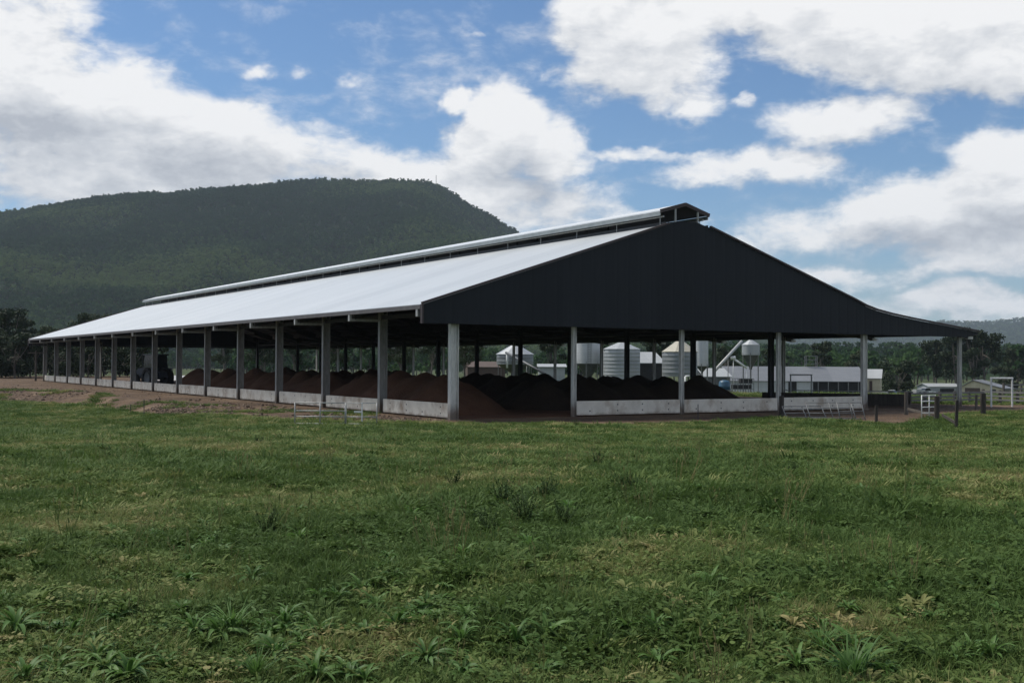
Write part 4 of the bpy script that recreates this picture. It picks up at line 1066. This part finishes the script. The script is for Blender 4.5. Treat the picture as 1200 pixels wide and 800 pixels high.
tree(0, 96, 250, 1.15, 'tall brownish tree rising above the far roof corner')
tree(1, 122, 262, 1.05, 'dark tall tree above the low end of the roof')
tree(2, 75, 200, .8, 'short bushy tree seen between the farthest columns')
tree(3, 18, 172, 1.0, 'low round dark tree beside the pole')
tree(2, 140, 215, .95, 'bushy tree seen left of the parked tractor')
tree(0, 262, 260, .8, 'pale tree seen over the end of the brown windrow')
tree(2, 310, 240, .9, 'bushy tree glimpsed above the brown windrow')
tree(1, 345, 255, .75, 'dark tree glimpsed over the middle of the windrow')
tree(0, 395, 235, .75, 'pale tree glimpsed between the third and fourth columns')
tree(2, 470, 230, .9, 'bushy tree glimpsed left of the corner column')
tree(1, 505, 245, .7, 'dark tree glimpsed beside the corner column')
tree(2, 545, 215, .8, 'bushy tree in the wide front opening left of the squat silo')
tree(4, 648, 230, .8, 'dark slim tree right of the squat silo')
tree(1, 768, 230, .85, 'dark tree behind the low white roofed shed')
tree(0, 850, 240, .85, 'pale tree behind the long auger')
tree(1, 905, 270, .75, 'dark tree behind the milking shed roof, left end')
tree(4, 960, 260, .8, 'slim dark tree behind the middle of the milking shed')
tree(0, 1005, 290, .85, 'pale tree behind the right end of the milking shed')
tree(3, 1054, 222, 1.05, 'round dark tree right of the cream walled shed')
tree(4, 1143, 266, 1.04, 'tallest dark tree behind the cream garage')
tree(1, 1121, 270, 1.02, 'dark tree left of the tallest tree behind the garage')
tree(1, 1155, 272, 1.05, 'broad dark tree right of the tallest tree behind the garage')
tree(1, 1192, 300, .85, 'dark tree behind the white gate frame')
tree(3, 1178, 280, .9, 'low round tree behind the far rail fence')
tree(1, 1098, 285, .95, 'dark tree behind the tin shed')

for q, (px, Y, sc) in enumerate([(-45, 176, 1.0), (-20, 172, .8), (2, 178, .95), (22, 181, .75), (36, 176, .8), (52, 186, .8), (68, 180, .85), (86, 190, .9), (104, 186, .85), (122, 196, .9), (140, 190, .8), (158, 200, .9), (174, 205, .9)]):
    o = tree(3, px, Y, sc, 'low dark bushy tree in the thicket beyond the far end of the barn'); o['group'] = 'low bushy trees of the thicket'; o.name = 'thicket_tree'
# woodland prototypes (small)
def wood_proto(i):
    rg = random.Random(500 + i); H = 12 + rg.uniform(-1, 2); R = 4.3 + rg.uniform(-.4, .6)
    t, c = tree_mesh(700 + i, H, R, 8, 170, .85, .32)
    n0 = len(t.f); o = len(c.v); c.v += t.v; c.f += [tuple(a + o for a in f) for f in t.f]; c.m += [1] * n0
    ob = c.build('wood_tree_%02d' % i, [M['forest'], M['barkdark']], link=False); return ob
wcoll = proto_collection('wood_kinds', [wood_proto(i) for i in range(6)])
def woods():
    # mountain
    n = 80000
    b = RNG.uniform(math.radians(-36), math.radians(12), n); r = np.sqrt(RNG.uniform(RB ** 2, (RT + 150) ** 2, n))
    z = mtn_z(b, r); x = r * np.sin(b); y = r * np.cos(b)
    e = np.interp(b, skb, ske)
    keep = (e > .004) & (fbm(x / 60, y / 60, 15, 3) + RNG.random(n) * .5 > .42)
    x, y, z = x[keep], y[keep], z[keep]; n = len(x)
    s = RNG.uniform(.62, 1.0, n) * (.8 + .3 * fbm(x / 90, y / 90, 31, 3))
    tn = np.clip(.46 + (fbm(x / 240, y / 240, 41, 4) - .5) * 2.0 + RNG.normal(0, .15, n), .05, 1)
    rot = np.stack([np.zeros(n), np.zeros(n), RNG.uniform(0, 6.28, n)], -1)
    scatter('mountain_forest', np.stack([x, y, z - .5], -1), rot, np.stack([s, s, s * RNG.uniform(.8, 1.2, n)], -1), RNG.integers(0, 6, n), tn, wcoll, 'continuous dark eucalypt forest covering the mountain', 'forest')
    # valley woodland
    n = 5200
    b = RNG.uniform(math.radians(-42), math.radians(40), n); r = np.sqrt(RNG.uniform(310 ** 2, 1250 ** 2, n))
    x = r * np.sin(b); y = r * np.cos(b)
    dens = np.where(b > math.radians(3), .55, .35) + .35 * (r > 430)
    open_ = (np.abs(np.degrees(b) + 16.5) < 2.0) & (r < 700)
    keep = (fbm(x / 70, y / 70, 91, 3) * dens * 2 > RNG.random(n) * .9) & ~open_
    x, y, b, r = x[keep], y[keep], b[keep], r[keep]; n = len(x)
    z = np.where((b > math.radians(2)) & (r > 480), np.maximum(rise_z(b, r), gz(x, y)), gz(x, y))
    s = RNG.uniform(.6, 1.1, n); tn = np.clip(.2 + (fbm(x / 60, y / 60, 41, 3) - .5) * .8 + RNG.normal(0, .12, n), 0, 1)
    rot = np.stack([np.zeros(n), np.zeros(n), RNG.uniform(0, 6.28, n)], -1)
    scatter('valley_woodland', np.stack([x, y, z - .4], -1), rot, np.stack([s, s, s], -1), RNG.integers(0, 6, n), tn, wcoll, 'band of dull green woodland beyond the farm buildings', 'woodland')
    # distant range
    n = 9000
    b = RNG.uniform(math.radians(10), math.radians(33), n); r = RNG.uniform(3700, 5300, n)
    x = r * np.sin(b); y = r * np.cos(b); z = hill_z(b, r); s = RNG.uniform(1.0, 1.7, n)
    rot = np.stack([np.zeros(n), np.zeros(n), RNG.uniform(0, 6.28, n)], -1)
    scatter('range_forest', np.stack([x, y, z - 1], -1), rot, np.stack([s * 1.4, s * 1.4, s], -1), RNG.integers(0, 6, n), np.clip(RNG.normal(.45, .2, n), 0, 1), wcoll, 'forest on the distant range at the right', 'forest')
woods()
d = ray(511, 220); bq = math.atan2(d.x, d.y); mz = float(mtn_z(np.array([bq]), np.array([RT]))[0])
o = empty('radio_mast', (RT * math.sin(bq), RT * math.cos(bq), mz), 0, label='slender radio mast on the right shoulder of the mountain', cat='mast')
mb = MB()
for k in range(3):
    t = 2 * PI * k / 3; mb.tube((1.2 * math.cos(t), 1.2 * math.sin(t), -1), (.3 * math.cos(t), .3 * math.sin(t), 26), .22, 6)
for z in range(2, 26, 3): mb.tube((-.9, 0, z), (.9, .4, z + 1.5), .12, 5)
mb.build('lattice', M['hopper'], o)

# ------------------------------------------------------------------ haze
HZ = MB().box(-8400, 8400, -8400, 8400, -9, 470).build('haze', [])
m = bpy.data.materials.new('haze_air'); m.use_nodes = True; nt = m.node_tree; nt.nodes.clear()
out = nt.nodes.new('ShaderNodeOutputMaterial'); pv = nt.nodes.new('ShaderNodeVolumePrincipled')
pv.inputs['Color'].default_value = (.70, .82, .97, 1); pv.inputs['Density'].default_value = 7.5e-5
nt.links.new(pv.outputs[0], out.inputs['Volume'])
pv.inputs['Density Attribute'].default_value = ''; m.cycles.homogeneous_volume = True
HZ.data.materials.append(m); tag(HZ, 'thin bluish haze that pales the distant range', None, None, 'stuff')

# ------------------------------------------------------------------ sky
SUN_EL = math.radians(56); SUN_AZ = math.radians(-62)      # azimuth from +Y towards +X: sun high on the left, a little ahead
def make_world():
    w = bpy.data.worlds.new('World'); scene.world = w; w.use_nodes = True; nt = w.node_tree; nt.nodes.clear()
    out = nt.nodes.new('ShaderNodeOutputWorld'); bg = nt.nodes.new('ShaderNodeBackground'); nt.links.new(bg.outputs[0], out.inputs[0])
    STR = .082; bg.inputs['Strength'].default_value = STR
    sky = nt.nodes.new('ShaderNodeTexSky'); sky.sky_type = 'NISHITA'; sky.sun_disc = False
    sky.sun_elevation = SUN_EL; sky.sun_rotation = SUN_AZ; sky.air_density = 1.0; sky.dust_density = .6; sky.ozone_density = 2.0; sky.altitude = 100
    # cloud density group: bearing / elevation in radians -> density
    ng = bpy.data.node_groups.new('cloud_field', 'ShaderNodeTree')
    ng.interface.new_socket('Vector', in_out='INPUT', socket_type='NodeSocketVector')
    ng.interface.new_socket('Density', in_out='OUTPUT', socket_type='NodeSocketFloat')
    ng.interface.new_socket('Fine', in_out='OUTPUT', socket_type='NodeSocketFloat')
    ng.interface.new_socket('Mass', in_out='OUTPUT', socket_type='NodeSocketFloat')
    gi = ng.nodes.new('NodeGroupInput'); go = ng.nodes.new('NodeGroupOutput'); V = gi.outputs[0]
    sep = ng.nodes.new('ShaderNodeSeparateXYZ'); ng.links.new(V, sep.inputs[0])
    az = math_(ng, 'ARCTAN2', sep.outputs['X'], sep.outputs['Y']); el = math_(ng, 'ARCSINE', sep.outputs['Z'])
    # warp
    wn = ng.nodes.new('ShaderNodeTexNoise'); wn.inputs['Scale'].default_value = 9.; wn.inputs['Detail'].default_value = 5; wn.inputs['Roughness'].default_value = .6; ng.links.new(V, wn.inputs['Vector'])
    ws = ng.nodes.new('ShaderNodeSeparateColor'); ng.links.new(wn.outputs['Color'], ws.inputs[0])
    az2 = math_(ng, 'ADD', az, math_(ng, 'MULTIPLY', math_(ng, 'SUBTRACT', ws.outputs[0], .5), .10))
    el2 = math_(ng, 'ADD', el, math_(ng, 'MULTIPLY', math_(ng, 'SUBTRACT', ws.outputs[1], .5), .06))
    cb = ng.nodes.new('ShaderNodeCombineXYZ'); ng.links.new(az2, cb.inputs[0]); ng.links.new(el2, cb.inputs[1]); Q = cb.outputs[0]
    # (px, py, rx, ry, strength)
    B = [(0, 90, 120, 90, 1.3), (40, 40, 75, 80, 1.0), (90, 130, 130, 75, 1.3), (200, 170, 140, 60, 1.2), (130, 210, 190, 60, 1.0), (330, 190, 130, 48, 1.0), (440, 205, 120, 40, 1.0), (510, 215, 80, 45, .9),
         (590, 160, 65, 60, 1.3), (655, 185, 62, 52, 1.2), (560, 225, 90, 50, 1.0), (640, 245, 110, 40, .9), (720, 265, 90, 28, .6), (20, 240, 90, 24, .3),
         (760, 15, 110, 60, 1.3), (755, 75, 100, 42, 1.2), (790, 110, 60, 30, .9), (690, 78, 55, 20, .7), (900, 5, 130, 35, 1.2), (1060, 30, 170, 48, 1.5), (1150, 65, 110, 45, 1.3), (1040, 75, 60, 24, .7), (1230, 50, 90, 60, 1.2),
         (990, 140, 95, 32, 1.0), (1050, 122, 60, 18, .6), (890, 192, 110, 24, 1.0), (780, 178, 100, 9, .75), (950, 205, 60, 16, .6), (940, 155, 40, 16, .4),
         (1190, 215, 70, 65, 1.3), (1110, 250, 100, 45, 1.2), (1040, 255, 90, 38, .9), (960, 270, 90, 26, .75), (1180, 285, 130, 34, .9), (1090, 215, 24, 14, .7),
         (1050, 318, 230, 13, .70), (1120, 352, 190, 22, .85), (860, 285, 90, 22, .7), (900, 330, 140, 20, .5), (800, 262, 60, 20, .5),
         (290, 82, 18, 9, .62), (343, 88, 18, 6, .5), (415, 101, 30, 6, .48), (562, 49, 22, 5, .5), (870, 115, 20, 9, .75), (525, 122, 20, 14, .9), (912, 58, 30, 6, .5), (1015, 88, 30, 9, .4)]
    GREY = [(110, 190, 180, 60, .62), (30, 120, 60, 50, .3), (300, 208, 120, 34, .5), (470, 222, 90, 24, .5), (615, 205, 45, 40, .55), (650, 245, 90, 26, .6), (1075, 280, 120, 26, .6), (1180, 262, 60, 26, .5), (980, 45, 60, 22, .25), (775, 60, 60, 40, .2), (1130, 70, 60, 22, .25)]
    acc = None; mass = None
    for ig, (px, py, rx, ry, s) in enumerate(B + GREY):
        d = ray(px, py); a_ = math.atan2(d.x, d.y); e_ = math.asin(d.normalized().z)
        ix, iy = F / rx, F / ry
        mv = ng.nodes.new('ShaderNodeVectorMath'); mv.operation = 'MULTIPLY_ADD'; ng.links.new(Q, mv.inputs[0]); mv.inputs[1].default_value = (ix, iy, 0); mv.inputs[2].default_value = (-a_ * ix, -e_ * iy, 0)
        dt = ng.nodes.new('ShaderNodeVectorMath'); dt.operation = 'DOT_PRODUCT'; ng.links.new(mv.outputs[0], dt.inputs[0]); ng.links.new(mv.outputs[0], dt.inputs[1])
        v = math_(ng, 'MAXIMUM', math_(ng, 'MULTIPLY_ADD', dt.outputs['Value'], -s * .62, s), 0.)
        if ig < len(B): acc = v if acc is None else math_(ng, 'SMOOTH_MAX', acc, v, .35)
        else: mass = v if mass is None else math_(ng, 'ADD', mass, v)
    # outside the view: scattered cloud of its own
    on = ng.nodes.new('ShaderNodeTexNoise'); on.inputs['Scale'].default_value = 2.6; on.inputs['Detail'].default_value = 3; ng.links.new(V, on.inputs['Vector'])
    outside = math_(ng, 'MULTIPLY', math_(ng, 'MULTIPLY_ADD', on.outputs['Fac'], 5., -2.1),
                    math_(ng, 'MAXIMUM', ssn(ng, math_(ng, 'ABSOLUTE', az), .52, .72), ssn(ng, el, .36, .52)))
    acc = math_(ng, 'MAXIMUM', acc, outside); mass = math_(ng, 'MAXIMUM', mass, math_(ng, 'MULTIPLY', outside, .4))
    fn = ng.nodes.new('ShaderNodeTexNoise'); fn.inputs['Scale'].default_value = 15.; fn.inputs['Detail'].default_value = 9; fn.inputs['Roughness'].default_value = .60; fn.inputs['Distortion'].default_value = .25
    mp = ng.nodes.new('ShaderNodeMapping'); mp.inputs['Scale'].default_value = (1, 1, 1.9); ng.links.new(V, mp.inputs[0]); ng.links.new(mp.outputs[0], fn.inputs['Vector'])
    f2 = ng.nodes.new('ShaderNodeTexNoise'); f2.inputs['Scale'].default_value = 34.; f2.inputs['Detail'].default_value = 7; f2.inputs['Roughness'].default_value = .62; f2.inputs['Distortion'].default_value = .4
    mp2 = ng.nodes.new('ShaderNodeMapping'); mp2.inputs['Scale'].default_value = (1, 1, 2.2); ng.links.new(V, mp2.inputs[0]); ng.links.new(mp2.outputs[0], f2.inputs['Vector'])
    nz = math_(ng, 'ADD', math_(ng, 'MULTIPLY', math_(ng, 'SUBTRACT', fn.outputs['Fac'], .5), 1.55), math_(ng, 'MULTIPLY', math_(ng, 'SUBTRACT', f2.outputs['Fac'], .5), .7))
    gate = math_(ng, 'MULTIPLY_ADD', ssn(ng, acc, .0, .45), .75, .25)
    dens = math_(ng, 'MULTIPLY_ADD', nz, gate, acc)
    ng.links.new(dens, go.inputs[0]); ng.links.new(mass, go.inputs['Mass']); ng.links.new(math_(ng, 'ADD', f2.outputs['Fac'], fn.outputs['Fac']), go.inputs['Fine'])
    tc = nt.nodes.new('ShaderNodeTexCoord'); D = tc.outputs['Generated']
    g1 = nt.nodes.new('ShaderNodeGroup'); g1.node_tree = ng; nt.links.new(D, g1.inputs[0])
    off = nt.nodes.new('ShaderNodeVectorMath'); off.operation = 'ADD'; nt.links.new(D, off.inputs[0]); off.inputs[1].default_value = (.008, 0, .022)
    nm = nt.nodes.new('ShaderNodeVectorMath'); nm.operation = 'NORMALIZE'; nt.links.new(off.outputs[0], nm.inputs[0])
    g2 = nt.nodes.new('ShaderNodeGroup'); g2.node_tree = ng; nt.links.new(nm.outputs[0], g2.inputs[0])
    cover = ssn(nt, g1.outputs['Density'], .22, .86)
    thick = ssn(nt, g1.outputs['Mass'], .0, 1.0)
    rel = math_(nt, 'MULTIPLY', math_(nt, 'SUBTRACT', g1.outputs['Density'], g2.outputs['Density']),   .36)     # >0: lit side
    lum = math_(nt, 'ADD', math_(nt, 'MULTIPLY_ADD', thick, -.30, .80), rel)
    lum = math_(nt, 'ADD', lum, math_(nt, 'MULTIPLY', math_(nt, 'SUBTRACT', g1.outputs['Fine'], 1.0), .24))
    lum = math_(nt, 'MINIMUM', math_(nt, 'MAXIMUM', lum, .40), .92)
    ccol = ramp(nt, lum, [(.35, (.36, .385, .43)), (.6, (.55, .57, .60)), (.88, (.80, .80, .80))])
    sc = nt.nodes.new('ShaderNodeVectorMath'); sc.operation = 'SCALE'; nt.links.new(ccol, sc.inputs[0]); sc.inputs['Scale'].default_value = 1.0 / STR
    sp3 = nt.nodes.new('ShaderNodeSeparateXYZ'); nt.links.new(D, sp3.inputs[0])
    blue = mix(nt, 1.0, sky.outputs[0], (.66, .86, 1.04), 'MULTIPLY')
    c = mix(nt, math_(nt, 'MULTIPLY', cover, .97), blue, sc.outputs[0])
    nt.links.new(c, bg.inputs['Color'])
def ssn(nt, v, a, b):
    n = nt.nodes.new('ShaderNodeMapRange'); n.interpolation_type = 'SMOOTHSTEP'
    n.inputs['From Min'].default_value = a; n.inputs['From Max'].default_value = b
    nt.links.new(v, n.inputs['Value']); return n.outputs['Result']
make_world(); scene.world.cycles.sampling_method = 'MANUAL'; scene.world.cycles.sample_map_resolution = 512
sl = bpy.data.lights.new('sun', 'SUN'); sl.energy = 3.5; sl.angle = math.radians(12); sl.color = (1, .945, .85)
so = bpy.data.objects.new('sun', sl); COL.objects.link(so)
sd = Vector((math.sin(SUN_AZ) * math.cos(SUN_EL), math.cos(SUN_AZ) * math.cos(SUN_EL), math.sin(SUN_EL)))
so.rotation_euler = sd.to_track_quat('Z', 'Y').to_euler()

# ------------------------------------------------------------------ camera
cam = bpy.data.cameras.new('camera'); cam.sensor_width = 36; cam.lens = F / 1200 * 36; cam.clip_start = .1; cam.clip_end = 30000
co = bpy.data.objects.new('camera', cam); COL.objects.link(co)
mw = Matrix.Identity(4)
for i, ax in enumerate((RIGHT, UPV, -FWD)):
    for j in range(3): mw[j][i] = ax[j]
for j in range(3): mw[j][3] = CAM[j]
co.matrix_world = mw; scene.camera = co

vs = scene.view_settings; vs.view_transform = 'Standard'; vs.look = 'None'; vs.gamma = 1; vs.exposure = 0.28
scene.cycles.use_denoising = True
scene.cycles.max_bounces = 6; scene.cycles.volume_bounces = 0; scene.cycles.transparent_max_bounces = 8
